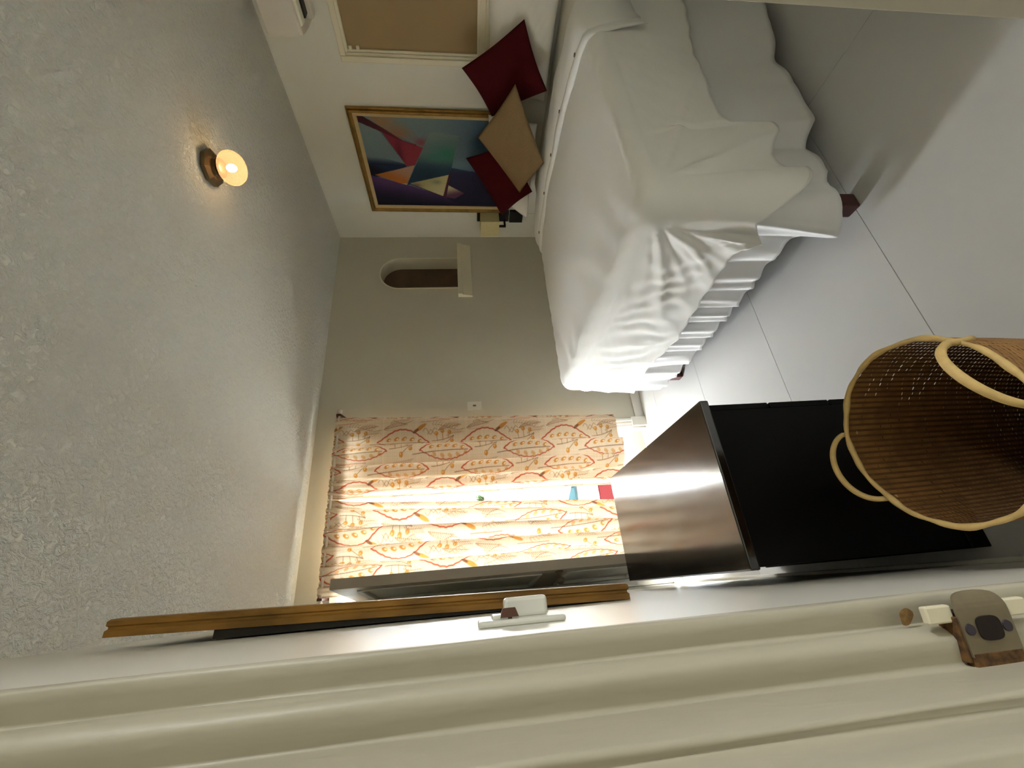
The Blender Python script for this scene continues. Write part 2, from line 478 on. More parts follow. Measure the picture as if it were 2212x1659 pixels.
obj('blind_guide', bm, m_trim, win)
obj('pane', B(XR + 0.08, XR + 0.086, 0.62, 1.515, 1.225, 2.055), mat('window_glass', (180, 190, 190), rough=0.1), win)

# ------------------------------------------------------------------ the terrace outside
struct('ground', B(-4, 6, 3.24, 9.0, 0.10, 0.20), m_ext_floor)
struct('sky_blocker', B(-2.0, 3.6, 3.21, 4.45, 2.42, 2.50), m_ext_white)  # unseen slab added to keep high sky light off the floor by the door
mt_ = thing('doormat', 'dark red mat on the terrace just outside the door', 'mat', (0.72, 3.58, 0.2))
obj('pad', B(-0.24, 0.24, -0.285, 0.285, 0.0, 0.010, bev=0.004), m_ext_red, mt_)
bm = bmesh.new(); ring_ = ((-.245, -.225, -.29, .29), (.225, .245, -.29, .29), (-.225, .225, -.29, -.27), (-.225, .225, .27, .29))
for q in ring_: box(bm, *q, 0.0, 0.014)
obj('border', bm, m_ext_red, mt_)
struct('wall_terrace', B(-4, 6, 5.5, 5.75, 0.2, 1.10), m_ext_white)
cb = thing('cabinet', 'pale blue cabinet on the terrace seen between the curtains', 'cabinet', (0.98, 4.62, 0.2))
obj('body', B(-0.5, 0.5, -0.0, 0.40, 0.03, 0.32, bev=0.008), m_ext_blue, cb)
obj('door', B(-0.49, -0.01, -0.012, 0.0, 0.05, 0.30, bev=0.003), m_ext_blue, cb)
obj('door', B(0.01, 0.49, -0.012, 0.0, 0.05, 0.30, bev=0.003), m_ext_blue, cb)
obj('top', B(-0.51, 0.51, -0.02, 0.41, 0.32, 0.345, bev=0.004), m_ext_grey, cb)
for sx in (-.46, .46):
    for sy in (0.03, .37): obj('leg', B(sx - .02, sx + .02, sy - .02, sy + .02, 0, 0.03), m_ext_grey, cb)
ch = thing('garden_chair', 'white garden chair on the terrace beyond the curtain gap', 'chair', (0.98, 4.18, 0.2), 0.4)
obj('seat', B(-0.20, 0.20, -0.20, 0.20, 0.235, 0.262, bev=0.01), m_ext_white, ch)
obj('backrest', B(-0.20, 0.20, 0.185, 0.215, 0.27, 0.46, bev=0.01), m_ext_white, ch)
for sx in (-1, 1):
    for sy in (-1, 1):
        bm = bmesh.new(); tube(bm, [(sx * .16, sy * .16, .237), (sx * .175, sy * .17, .12), (sx * .19, sy * .19, 0.0)], 0.013)
        obj('leg', bm, m_ext_grey, ch, smooth=True)
pl = thing('potted_plant', 'small leafy plant in a clay pot on the terrace wall', 'plant', (1.10, 5.62, 1.10))
bm = bmesh.new(); lathe(bm, [(0.05, 0), (0.075, 0.10), (0.08, 0.10), (0.08, 0.115), (0.06, 0.115), (0.055, 0.10)], 20); obj('pot', bm, m_terra, pl, smooth=True)
vs, fs = [], []
for k in range(70):
    a = random.uniform(0, 2 * PI); e = random.uniform(0.1, 1.3); l = random.uniform(.06, .13)
    o_ = Vector((0, 0, 0.10 + random.uniform(0, .08))); d = Vector((math.cos(a) * math.cos(e), math.sin(a) * math.cos(e), math.sin(e)))
    s = d.orthogonal().normalized() * 0.02
    i = len(vs); vs += [o_, o_ + d * l * .5 + s, o_ + d * l, o_ + d * l * .5 - s]; fs.append((i, i + 1, i + 2, i + 3))
raw('foliage', vs, fs, m_leaf, pl)

# ------------------------------------------------------------------ bed
BX0, BX1, BY0, BY1, BZ = 1.11, 3.06, 0.935, 2.44, 0.78
bed = thing('bed', 'queen bed with dark red wooden feet under white bedding', 'bed', (BX0, BY0, 0))
inv = Matrix.Translation((-BX0, -BY0, 0))
def bedpart(name, bm, m, smooth=False):
    bmesh.ops.transform(bm, matrix=inv, verts=bm.verts)
    return obj(name, bm, m, bed, smooth)
for (x, y) in ((1.134, 0.966), (1.178, 2.345), (2.98, 1.00), (2.98, 2.36)):
    bedpart('leg', B(x - .030, x + .030, y - .028, y + .028, 0, 0.21, bev=0.006), m_mahog)
bm = bmesh.new()
box(bm, 1.16, 3.04, 0.985, 1.015, 0.21, 0.33, bev=0.003); box(bm, 1.16, 3.04, 2.345, 2.375, 0.21, 0.33, bev=0.003)
box(bm, 1.16, 1.19, 1.015, 2.345, 0.21, 0.33, bev=0.003); box(bm, 3.01, 3.04, 1.015, 2.345, 0.21, 0.33, bev=0.003)
bedpart('bed_rail', bm, m_mahog)
bedpart('box_spring', B(1.18, 3.04, 1.00, 2.37, 0.33, 0.53, bev=0.03), m_slat)
bedpart('mattress', B(1.145, 3.06, 0.965, 2.41, 0.535, 0.762, bev=0.05, seg=4), m_pillow, smooth=True)

# perimeter path helper, from the head end near side, round the foot, to the head end far side
def perimeter(x0, x1, y0, y1, r, n):
    pts = []
    L1 = x1 - x0 - r; La = PI * r / 2; L2 = (y1 - y0) - 2 * r
    tot = 2 * L1 + 2 * La + L2
    for i in range(n):
        s = tot * i / (n - 1)
        if s <= L1: p = (x1 - s, y0); nn = (0, -1)
        elif s <= L1 + La:
            a = (s - L1) / r; p = (x0 + r - r * math.sin(a), y0 + r - r * math.cos(a)); nn = (-math.sin(a), -math.cos(a))
        elif s <= L1 + La + L2: p = (x0, y0 + r + s - L1 - La); nn = (-1, 0)
        elif s <= L1 + 2 * La + L2:
            a = (s - L1 - La - L2) / r; p = (x0 + r - r * math.cos(a), y1 - r + r * math.sin(a)); nn = (-math.cos(a), math.sin(a))
        else: p = (x0 + r + s - L1 - 2 * La - L2, y1); nn = (0, 1)
        pts.append((Vector((p[0], p[1], 0)), Vector((nn[0], nn[1], 0)), s))
    return pts, tot

def nz(x, y, seed=0):
    return (math.sin(x * 1.7 + y * 2.3 + seed) + math.sin(x * 3.9 - y * 2.1 + seed * 2.1) * .6 + math.sin(-x * 5.3 + y * 6.7 + seed * .7) * .4) / 2.0

# white duvet: top, rounded edge and hanging sides
NP = 520
DX1 = 2.47
per, tot = perimeter(BX0, DX1, BY0, BY1, 0.11, NP)
sn = DX1 - BX0 - 0.11                       # arc length where the near corner starts
sc0, sc1 = sn, sn + PI * 0.055
sf = tot - sn                               # far corner ends
foot_xs = [0.935, 0.965, 1.0, 1.055, 1.085, 1.15, 1.35, 1.73, 2.0, 2.3, 2.44]
foot_z = [0.215, 0.33, 0.40, 0.325, 0.385, 0.385, 0.367, 0.33, 0.37, 0.34, 0.31]
near_xs = [1.11, 1.2, 1.30, 1.395, 1.458, 1.468, 1.56, 1.70, 1.95, 2.3, 2.47]
near_z = [0.215, 0.27, 0.30, 0.245, 0.25, 0.415, 0.43, 0.425, 0.405, 0.36, 0.34]
spy = 0.5 * (BY0 + BY1)
NT, NRD, ND = 26, 7, 34
verts = []; faces = []
for (p, n, s) in per:
    mid = Vector((min(max(p.x, BX0 + 0.75), DX1), spy, 0))
    r = 0.055
    # hem height
    if s < sn: hz = interp(p.x, near_xs, near_z)
    elif s > sf: hz = 0.36
    else:
        hz = interp(p.y, foot_xs, foot_z)
    cn = math.exp(-((s - (sc0 + sc1) / 2) / 0.07) ** 2)
    hz -= 0.02 * cn
    col = []
    edge = p - n * r
    for j in range(NT):
        f = j / (NT - 1); f = 1 - (1 - f) ** 1.25
        q = mid.lerp(edge, f)
        zz = BZ + 0.010 * nz(q.x * 2.2, q.y * 2.2, 1) * (0.5 + 0.5 * (1 - f))
        zz += 0.0035 * math.sin(34 * (q.y * 0.85 - q.x * 0.35) + 2.2 * nz(q.x * 3, q.y * 3, 4)) * max(0, 1 - (q.x - BX0) / 0.9) * f
        zz += 0.002 * math.sin(60 * (q.y * 0.3 + q.x * 0.3) + 3 * nz(q.x * 4, q.y * 3, 9)) * max(0, 1 - (q.x - BX0) / 0.6)
        col.append(Vector((q.x, q.y, zz)))
    for j in range(1, NRD + 1):
        a = j / NRD * PI / 2
        q = edge + n * r * math.sin(a)
        col.append(Vector((q.x, q.y, BZ - r * (1 - math.cos(a)) + 0.002 * math.sin(s * 55 + j))))
    drop = BZ - r - hz
    for j in range(1, ND + 1):
        d = j / ND
        z = BZ - r - drop * d
        out = 0.0
        dep = drop * d
        def sharp(x): return (1 - abs(math.sin(x))) ** 1.6
        if s > sc1 and s < sf:               # foot side: creases fanning out from the near corner
            k = s - sc1 + 0.05
            r_ = math.hypot(k, dep); ph_ = math.atan2(dep, k)
            env = min(1, r_ / 0.10) * math.exp(-(r_ / 0.62) ** 2)
            out += 0.020 * env * (sharp(ph_ * 6.5 + 0.5 * nz(k * 4, dep * 5, 2) + 0.4) - 0.35)
            out += 0.008 * env * (sharp(ph_ * 15 + 0.8 * nz(k * 6, dep * 6, 6)) - 0.35)
            k2 = sf - s + 0.04
            r2 = math.hypot(k2, dep); p2_ = math.atan2(dep, k2)
            out += 0.012 * min(1, r2 / .1) * math.exp(-(r2 / .5) ** 2) * (sharp(p2_ * 7 + 0.6 * nz(k2 * 4, dep * 6, 8)) - .35)
            out += 0.006 * (sharp(k * 11 + dep * 5 + 0.9 * nz(k * 3, dep * 4, 5)) - .3) * d ** .5 * math.exp(-((k - .7) / .45) ** 2)
            out += 0.0025 * math.sin(k * 60 + dep * 25 + 3 * nz(k * 5, dep * 6, 7)) * math.sin(PI * d)
            out += 0.03 * d * math.exp(-(k / 0.16) ** 2)
            out += 0.018 * d * d
        elif s <= sn:
            k = sn - s
            r_ = math.hypot(k, dep); ph_ = math.atan2(dep, k + 0.02)
            out += 0.026 * min(1, r_ / .12) * math.exp(-(r_ / .6) ** 2) * (sharp(ph_ * 4.6 + 0.35 * nz(k * 3, dep * 4, 3) + 0.9) - 0.4)
            out += 0.006 * math.sin(k * 11 + d * 3) * d
            out += 0.045 * d * interp(p.x, [1.11, 1.3, 1.8, 2.47], [0.55, 0.55, 0.6, 1.1])
            out += 0.02 * d * math.exp(-((p.x - 1.43) / .07) ** 2)
        else:
            out += 0.03 * d + 0.012 * math.sin(s * 30) * d
        out += 0.022 * d ** 0.6 + 0.030 * cn * d ** 1.5
        out += 0.0012 * nz(s * 14, d * 9, 3)
        col.append(Vector((p.x + n.x * out, p.y + n.y * out, z + 0.004 * math.sin(s * 47) * d)))
    verts += col
R = NT + NRD + ND
for i in range(NP - 1):
    for j in range(R - 1):
        a = i * R + j
        faces.append((a, a + 1, a + R + 1, a + R))
duvet = thing('duvet', 'white duvet spread over the bed with creased hanging sides', 'duvet')
cov = raw('cover', verts, faces, m_duvet, duvet)
bm = bmesh.new(); bm.from_mesh(cov.data)
bmesh.ops.remove_doubles(bm, verts=bm.verts, dist=0.0012)
bm.to_mesh(cov.data); bm.free()
cov.data.polygons.foreach_set('use_smooth', [True] * len(cov.data.polygons))
md = cov.modifiers.new('thick', 'SOLIDIFY'); md.thickness = 0.006; md.offset = -1
# turned-back buttoned edge at the pillow end
bm = bmesh.new()
npt = 60
rows = []
for i in range(npt + 1):
    f = i / npt
    y = 0.875 + f * (2.475 - 0.875)
    xb = interp(y, [0.87, 1.08, 1.4, 1.7, 2.0, 2.25, 2.475], [2.12, 2.26, 2.37, 2.40, 2.40, 2.36, 2.24])
    dz = 0.0
    e = min(f, 1 - f)
    if e < 0.06: dz = -0.22 * ((0.06 - e) / 0.06) ** 1.6
    if f > .5 and e < 0.06: dz *= .5
    sect = [(0.00, 0.002), (0.004, 0.016), (0.02, 0.026), (0.045, 0.026), (0.055, 0.020), (0.062, 0.024), (0.09, 0.036), (0.12, 0.040), (0.16, 0.042), (0.20, 0.040), (0.26, 0.035), (0.34, 0.02), (0.40, -0.02)]
    rows.append([bm.verts.new((xb + a + 0.004 * math.sin(f * 22), y, BZ + c + dz + 0.003 * math.sin(f * 31 + a * 30))) for a, c in sect])
for i in range(npt):
    for j in range(len(rows[0]) - 1):
        bm.faces.new((rows[i][j], rows[i][j + 1], rows[i + 1][j + 1], rows[i + 1][j]))
fold = obj('folded_edge', bm, m_duvet, duvet, smooth=True)
md = fold.modifiers.new('thick', 'SOLIDIFY'); md.thickness = 0.006; md.offset = -1
for y, x in ((1.10, 2.325), (1.435, 2.43), (1.72, 2.455), (2.005, 2.455), (2.306, 2.40)):
    bm = bmesh.new(); lathe(bm, [(0.003, 0), (0.009, 0), (0.010, 0.002), (0.009, 0.005), (0.005, 0.004), (0.003, 0.0035)], 16, (x, y, BZ + 0.022))
    obj('button', bm, m_button, duvet, smooth=True)

# gathered bed skirt hanging under the duvet
NS = 700
per2, tot2 = perimeter(BX0 + 0.0, 2.95, BY0 + 0.005, BY1 - 0.005, 0.05, NS)
sn2 = 2.95 - BX0 - 0.05
sc2 = sn2 + PI * 0.025
sf2 = tot2 - sn2
nz_xs = [1.14, 1.19, 1.24, 1.40, 1.50, 1.72, 1.91, 2.05, 2.14, 2.95]
nz_z = [0.120, 0.110, 0.085, 0.085, 0.05, 0.055, 0.058, 0.06, 0.062, 0.07]
nz_o = [0.008, 0.010, 0.02, 0.015, 0.06, 0.055, 0.075, 0.125, 0.125, 0.11]
fz_y = [0.965, 1.02, 1.05, 1.10, 1.18, 1.32, 1.46, 1.69, 2.02, 2.30, 2.41]
fz_z = [0.100, 0.050, 0.09, 0.145, 0.155, 0.145, 0.13, 0.121, 0.109, 0.112, 0.12]
verts = []; faces = []
NV = 22
for (p, n, s) in per2:
    col = []
    k = s - sc2
    cn = math.exp(-((s - (sn2 + sc2) / 2 - 0.03) / 0.06) ** 2)
    for j in range(NV):
        d = j / (NV - 1)
        if s <= sn2: hz = interp(p.x, nz_xs, nz_z); flare = interp(p.x, nz_xs, nz_o)
        elif s >= sf2: hz = 0.10; flare = 0.02
        else: hz = interp(p.y, fz_y, fz_z); flare = 0.004 + 0.05 * math.exp(-((p.y - 1.0) / .05) ** 2)
        z = 0.50 - (0.50 - hz) * d
        out = flare * d ** 1.3
        if s > sc2 and s < sf2:
            ph = k * 44 + 1.7 * nz(k * 4, 0, 2)
            out += 0.013 * (math.sin(ph) + 0.45 * math.sin(2 * ph + 1)) * (0.35 + 0.65 * d) + 0.004 * math.sin(k * 97 + d * 3)
            z += 0.010 * math.sin(ph + 0.8) * d
        elif s <= sn2:
            out += 0.012 * math.sin((sn2 - s) * 13 + 1.0) * d + 0.003 * math.sin(s * 40) * d
            z += 0.008 * math.sin((sn2 - s) * 29) * d
        out += 0.03 * cn * d
        col.append(Vector((p.x + n.x * out, p.y + n.y * out, max(z, 0.012))))
    verts += col
for i in range(NS - 1):
    for j in range(NV - 1):
        a = i * NV + j
        faces.append((a, a + 1, a + NV + 1, a + NV))
sk = raw('bed_skirt', verts, faces, m_skirt)
tag(sk, 'white gathered bed skirt hanging below the duvet', 'bed skirt')
md = sk.modifiers.new('thick', 'SOLIDIFY'); md.thickness = 0.003

# cushions and pillows: a puffed grid over four corners (top, right, bottom, left as seen from the foot of the bed)
def cushion(name, c, puff, m, label, cat, group=None, pinch=0.055, n=34, wrinkle=0.004, seed=0):
    A, Bc, D, E = [Vector(v) for v in c]
    nrm = (Bc - A).cross(E - A).normalized()
    ctr = (A + Bc + D + E) / 4
    verts = []; faces = []
    for side in (1, -1):
        for i in range(n):
            for j in range(n):
                u = i / (n - 1); v = j / (n - 1)
                p = A * (1 - u) * (1 - v) + Bc * u * (1 - v) + D * u * v + E * (1 - u) * v
                eu = math.sin(PI * u); ev = math.sin(PI * v)
                pin = pinch * (ev * (1 - eu) ** 1.5 + eu * (1 - ev) ** 1.5)
                p = p + (ctr - p) * pin
                h = puff * (max(eu, 0) * max(ev, 0)) ** 0.62
                h += wrinkle * nz(u * 9, v * 9, seed) * (eu * ev) ** .5
                verts.append(p + nrm * side * h)
    N = n * n
    for s_ in (0, 1):
        for i in range(n - 1):
            for j in range(n - 1):
                a = s_ * N + i * n + j
                f = (a, a + 1, a + n + 1, a + n)
                faces.append(f if s_ else f[::-1])
    # weld the seam
    bm = bmesh.new()
    bv = [bm.verts.new(v) for v in verts]
    for f in faces: bm.faces.new([bv[i] for i in f])
    bmesh.ops.remove_doubles(bm, verts=bm.verts, dist=0.0008)
    o = obj(name, bm, m, None, smooth=True)
    return tag(o, label, cat, group)

cushion('pillow', [(3.035, 1.665, 1.165), (3.035, 0.98, 1.19), (2.90, 0.97, 0.80), (2.90, 1.66, 0.80)], 0.075, m_pillow,
        'white bed pillow against the wall under the window', 'pillow', None, 0.03, seed=2, wrinkle=0.008)
cushion('pillow', [(2.985, 2.45, 1.125), (2.99, 1.80, 1.165), (2.90, 1.80, 0.83), (2.885, 2.62, 0.81)], 0.05, m_pillow,
        'white bed pillow under the painting, mostly hidden by cushions', 'pillow', None, 0.03, seed=5, wrinkle=0.008)
cushion('cushion', [(2.955, 1.498, 1.343), (2.86, 1.19, 0.99), (2.73, 1.49, 0.83), (2.86, 1.735, 1.15)], 0.05, m_red,
        'large maroon cushion on its corner below the window', 'cushion', 'maroon cushions on the bed')
cushion('cushion', [(2.945, 2.10, 1.328), (2.80, 1.86, 1.03), (2.71, 2.20, 0.835), (2.86, 2.565, 1.034)], 0.045, m_red,
        'maroon cushion behind the tan one, beside the wall lamp', 'cushion', 'maroon cushions on the bed', seed=3)
cushion('cushion', [(2.77, 1.82, 1.252), (2.67, 1.425, 1.037), (2.53, 1.83, 0.722 + 0.10), (2.67, 2.18, 0.938)], 0.055, m_tan,
        'tan cushion on its corner in front of two maroon ones', 'cushion', None, 0.035, seed=6)

# ------------------------------------------------------------------ dresser
dr = thing('dresser', 'black-brown wooden dresser with a shiny scuffed top', 'dresser', (0.0, 1.11, 0))
obj('body', B(0.004, 0.435, 0.006, 0.905, 0.06, 0.683, bev=0.003), m_lac_side, dr)
obj('plinth', B(0.0, 0.42, 0.0, 0.91, 0.0, 0.06, bev=0.003), m_lac_side, dr)
obj('top', B(-0.004, 0.462, -0.012, 0.915, 0.683, 0.71, bev=0.004), m_lac, dr)
for k in range(3):
    z0 = 0.075 + k * 0.203
    d = obj('drawer', B(0.435, 0.455, 0.01, 0.90, z0, z0 + 0.196, bev=0.003), m_lac_side, dr)
    for y in (0.25, 0.66):
        bm = bmesh.new(); lathe(bm, [(0.002, 0), (0.008, 0), (0.007, 0.012), (0.014, 0.02), (0.011, 0.027), (0.002, 0.028)], 16)
        mt = Matrix.Translation((0.455, y, z0 + 0.10)) @ Matrix.Rotation(PI / 2, 4, 'Y')
        for v in bm.verts: v.co = mt @ v.co
        obj('knob', bm, m_bronze, d, smooth=True)

# ------------------------------------------------------------------ woven basket in the foreground
BC = Vector((0.217, 0.718, 0)); BH = 0.50
bk = thing('basket', 'tall open woven bamboo basket with two pale cane handles', 'basket', BC)
def brad(z): return 0.138 + (0.180 - 0.138) * (z / BH) ** 0.8 + 0.006 * math.sin(PI * z / BH)
NST = 84; NR_ = 104; NSG = 252
verts = []; faces = []
for k in range(NR_):
    z = 0.012 + (BH - 0.022) * k / (NR_ - 1)
    hw0 = 0.0034
    thin = 56 < k < 98 and k % 5 == 0
    base = len(verts)
    for i in range(NSG):
        a = 2 * PI * i / NSG
        w = 0.0007 * math.cos(a * NST / 2 + (PI if k % 2 else 0))
        r = brad(z) + w
        hw = hw0 if not thin else 0.0017 + 0.0013 * (0.5 + 0.5 * math.sin(i * 0.9 + k * 1.7)) + (0.0012 if math.sin(a * 5 + k) > .3 else 0)
        for (dr_, dz) in ((0.0006, -hw), (0.0006, hw)):
            zz = z + dz + 0.0006 * math.sin(a * 7 + k)
            verts.append(Vector(((r + dr_) * math.cos(a), (r + dr_) * math.sin(a), zz)))
    for i in range(NSG):
        j = (i + 1) % NSG
        faces.append((base + 2 * i, base + 2 * j, base + 2 * j + 1, base + 2 * i + 1))
raw('weave', verts, faces, m_weave, bk, smooth=False, kind='stuff')
verts = []; faces = []
for i in range(NST):
    a = 2 * PI * (i + 0.5) / NST
    da = 0.0028
    base = len(verts)
    for k in range(13):
        z = 0.006 + (BH - 0.012) * k / 12
        r = brad(z)
        for s_ in (-1, 1):
            b_ = a + s_ * da / r
            verts.append(Vector((r * math.cos(b_), r * math.sin(b_), z)))
    for k in range(12):
        q = base + 2 * k
        faces.append((q, q + 1, q + 3, q + 2))
raw('stakes', verts, faces, m_stake, bk, smooth=False, kind='stuff')
bm = bmesh.new(); lathe(bm, [(0.002, 0.004), (0.136, 0.004), (0.137, 0.010), (0.134, 0.013), (0.002, 0.013)], 48); obj('basket_bottom', bm, m_stake, bk)
bm = bmesh.new()
pts = []; rads = []
for i in range(120):
    a = 2 * PI * i / 120
    r = brad(BH) + 0.0035 * math.sin(2 * a + .8) + 0.0012 * math.sin(a * 11)
    pts.append((r * math.cos(a), r * math.sin(a), BH - 0.003 + 0.0015 * math.sin(5 * a))); rads.append(0.0056 + 0.001 * math.sin(a * 9) + 0.0006 * math.sin(a * 23))
tube(bm, pts, rads, 8, closed=True)
obj('rim', bm, m_cane, bk, smooth=True)
def handle(ang, half, rise, lean, th):
    bm = bmesh.new(); pts = []; rads = []
    n = 36
    for i in range(n + 1):
        f = i / n
        a = ang + half * math.cos(PI * f) * (1 - 0.10 * math.sin(PI * f))
        r = brad(BH) + 0.002 + lean * math.sin(PI * f)
        z = BH - 0.012 + rise * math.sin(PI * f) ** 0.8
        if f < 0.06 or f > 0.94: z -= 0.02
        pts.append((r * math.cos(a), r * math.sin(a), z)); rads.append(th * (0.85 + 0.25 * math.sin(PI * f)))
    tube(bm, pts, rads, 8)
    obj('handle', bm, m_cane, bk, smooth=True)
handle(math.radians(98), math.radians(26), 0.035, 0.035, 0.0062)
handle(math.radians(-72), math.radians(27), 0.095, -0.02, 0.0075)

# ------------------------------------------------------------------ paintings
def seg_shade(P, a, b_):
    ax, ay = a; bx, by = b_
    return (P[..., 0] - ax) * (by - ay) - (P[..., 1] - ay) * (bx - ax)
def inpoly(P, poly):
    n = len(poly); m_ = np.zeros(P.shape[:2], bool)
    x, y = P[..., 0], P[..., 1]
    for i in range(n):
        x0, y0 = poly[i]; x1, y1 = poly[(i + 1) % n]
        c = ((y0 > y) != (y1 > y)) & (x < (x1 - x0) * (y - y0) / (y1 - y0 + 1e-9) + x0)
        m_ ^= c
    return m_
def grid_print(name, nx, ny, place, colfn, m, parent):
    """dense grid whose colours are set per point in the attribute 'print'"""
    u = np.linspace(0, 1, nx); v = np.linspace(0, 1, ny)
    UU, VV = np.meshgrid(u, v)
    X = place(UU, VV).reshape(-1, 3)
    col = colfn(UU, VV).reshape(-1, 3)
    me = bpy.data.meshes.new(name)
    nv = nx * ny; nf = (nx - 1) * (ny - 1)
    me.vertices.add(nv); me.vertices.foreach_set('co', X.astype(np.float32).ravel())
    ii, jj = np.meshgrid(np.arange(nx - 1), np.arange(ny - 1)); a = (jj * nx + ii).ravel()
    quads = np.stack([a, a + 1, a + nx + 1, a + nx], 1).astype(np.int32)
    me.loops.add(nf * 4); me.loops.foreach_set('vertex_index', quads.ravel())
    me.polygons.add(nf); me.polygons.foreach_set('loop_start', np.arange(0, nf * 4, 4, dtype=np.int32))
    try: me.polygons.foreach_set('loop_total', np.full(nf, 4, dtype=np.int32))
    except Exception: pass
    me.polygons.foreach_set('use_smooth', np.ones(nf, bool))
    me.update(calc_edges=True); me.validate()
    at = me.attributes.new('print', 'FLOAT_COLOR', 'POINT')
    c = col / 255.0
    c = np.where(c <= 0.04045, c / 12.92, ((c + 0.055) / 1.055) ** 2.4)
    rgba = np.concatenate([c, np.ones((len(c), 1))], 1).astype(np.float32)
    at.data.foreach_set('color', rgba.ravel())
    me.materials.append(m)
    o = bpy.data.objects.new(name, me); C.objects.link(o)
    if parent: o.parent = parent
    return o

# u: left to right across the picture, v: top to bottom
def abstract(UU, VV):
    P = np.stack([UU, VV], -1)
    K = lambda c: np.array(c, float)
    img = np.zeros(UU.shape + (3,))
    img[:] = K((96, 118, 128))
    def fill(poly, c0, c1, a, b_):
        """flat shape, its paint running from colour c0 at point a to c1 at point b_"""
        mk = inpoly(P, poly)
        dx, dy = b_[0] - a[0], b_[1] - a[1]
        t_ = np.clip(((UU - a[0]) * dx + (VV - a[1]) * dy) / (dx * dx + dy * dy), 0, 1)[..., None]
        t_ = t_ * t_ * (3 - 2 * t_)
        cc = K(c0) * (1 - t_) + K(c1) * t_
        img[mk] = cc[mk]
    def glow(c, ctr, r, al, poly=None):
        w = np.exp(-(((UU - ctr[0]) / r[0]) ** 2 + ((VV - ctr[1]) / r[1]) ** 2))[..., None] * al
        if poly is not None: w = w * inpoly(P, poly)[..., None]
        img[:] = img * (1 - w) + K(c) * w
    sky = [(1.02, -.02), (1.02, 1.0), (0.434, 1.0), (0.454, 0.773), (0.487, 0.623), (0.732, 0.664), (0.84, 0.688), (0.874, 0.484), (0.702, 0.421), (0.733, 0.377)]
    fill(sky, (118, 138, 142), (84, 110, 134), (0.85, 0.35), (0.70, 1.0))
    glow((74, 102, 132), (0.80, 0.86), (0.20, 0.12), 0.7, sky)
    glow((112, 140, 146), (0.53, 0.68), (0.05, 0.08), 0.8, sky)
    haze = [(0.997, 0.059), (1.02, 0.30), (0.807, 0.40), (0.874, 0.484), (0.702, 0.421), (0.733, 0.377), (0.773, 0.284), (0.893, 0.159)]
    glow((158, 122, 84), (0.95, 0.15), (0.10, 0.10), 0.95, haze)
    glow((152, 112, 80), (0.85, 0.26), (0.07, 0.09), 0.9, haze)
    glow((138, 78, 92), (0.76, 0.41), (0.05, 0.05), 0.9, haze)
    pale = [(0.956, -0.02), (0.862, 0.131), (0.491, 0.285), (0.534, 0.134), (0.56, -0.02)]
    fill([(0.97, -0.02), (0.862, 0.131), (0.491, 0.285), (0.40, 0.03), (0.40, -0.02)], (128, 148, 150), (118, 138, 142), (0.9, 0), (0.58, 0.1))
    fill([(0.62, -0.02), (0.58, 0.13), (0.52, 0.27), (0.491, 0.285), (0.36, 0.06), (0.36, -0.02)], (118, 138, 142), (30, 40, 68), (0.60, 0.1), (0.50, 0.09))
    fill([(0.50, -0.02), (0.50, 0.12), (0.491, 0.285), (0.378, 0.045), (0.36, -0.02)], (34, 48, 78), (26, 22, 38), (0.49, 0.1), (0.42, 0.05))
    fill([(1.02, -0.03), (1.0, 0.04), (0.893, 0.159), (0.773, 0.284), (0.733, 0.377), (0.722, 0.372), (0.770, 0.262), (0.862, 0.131), (0.956, -0.02)], (66, 30, 42), (112, 34, 48), (1, 0), (0.76, 0.33))
    crim = [(0.856, 0.144), (0.778, 0.257), (0.725, 0.377), (0.702, 0.421), (0.51, 0.347), (0.491, 0.285)]
    fill(crim, (134, 46, 66), (148, 54, 68), (0.84, 0.16), (0.6, 0.32))
    glow((92, 24, 42), (0.60, 0.245), (0.16, 0.025), 0.7, crim)
    teal = [(0.874, 0.484), (0.84, 0.688), (0.732, 0.664), (0.487, 0.623), (0.405, 0.601), (0.265, 0.262)]
    fill(teal, (122, 140, 138), (100, 124, 128), (0.86, 0.5), (0.70, 0.55))
    fill([(0.69, 0.42), (0.70, 0.66), (0.487, 0.623), (0.405, 0.601), (0.265, 0.262)], (104, 128, 128), (36, 62, 82), (0.68, 0.5), (0.42, 0.48))
    glow((56, 126, 104), (0.64, 0.60), (0.09, 0.10), 0.9, teal)
    glow((72, 128, 118), (0.60, 0.50), (0.06, 0.08), 0.7, teal)
    glow((30, 52, 74), (0.36, 0.44), (0.10, 0.14), 0.8, teal)
    rp = [(0.487, 0.623), (0.451, 0.773), (0.434, 1.0), (0.0, 1.0), (0.0, 0.63), (0.053, 0.621), (0.123, 0.548), (0.405, 0.601)]
    fill(rp, (48, 44, 78), (22, 18, 40), (0.46, 0.75), (0.08, 0.85))
    glow((44, 78, 100), (0.47, 0.72), (0.03, 0.14), 0.7, rp)
    pur = [(0.388, -0.02), (0.278, 0.232), (0.253, 0.301), (0.13, 0.541), (0.053, 0.621), (0.0, 0.75), (0.0, -0.02)]
    fill(pur, (92, 62, 110), (24, 18, 36), (0.33, 0.15), (0.06, 0.10))
    glow((24, 20, 40), (0.40, 0.02), (0.03, 0.04), 0.6)
    org = [(0.385, 0.03), (0.506, 0.343), (0.268, 0.263), (0.28, 0.225)]
    fill(org, (182, 110, 52), (182, 142, 116), (0.32, 0.16), (0.46, 0.28))
    glow((196, 112, 44), (0.31, 0.21), (0.04, 0.05), 0.9, org)
    glow((198, 186, 164), (0.275, 0.25), (0.012, 0.03), 1.0, org)
    crm = [(0.290, 0.290), (0.405, 0.601), (0.126, 0.545)]
    fill(crm, (176, 164, 112), (196, 188, 138), (0.28, 0.35), (0.2, 0.52))
    glow((134, 140, 112), (0.31, 0.50), (0.03, 0.04), 0.8, crm)
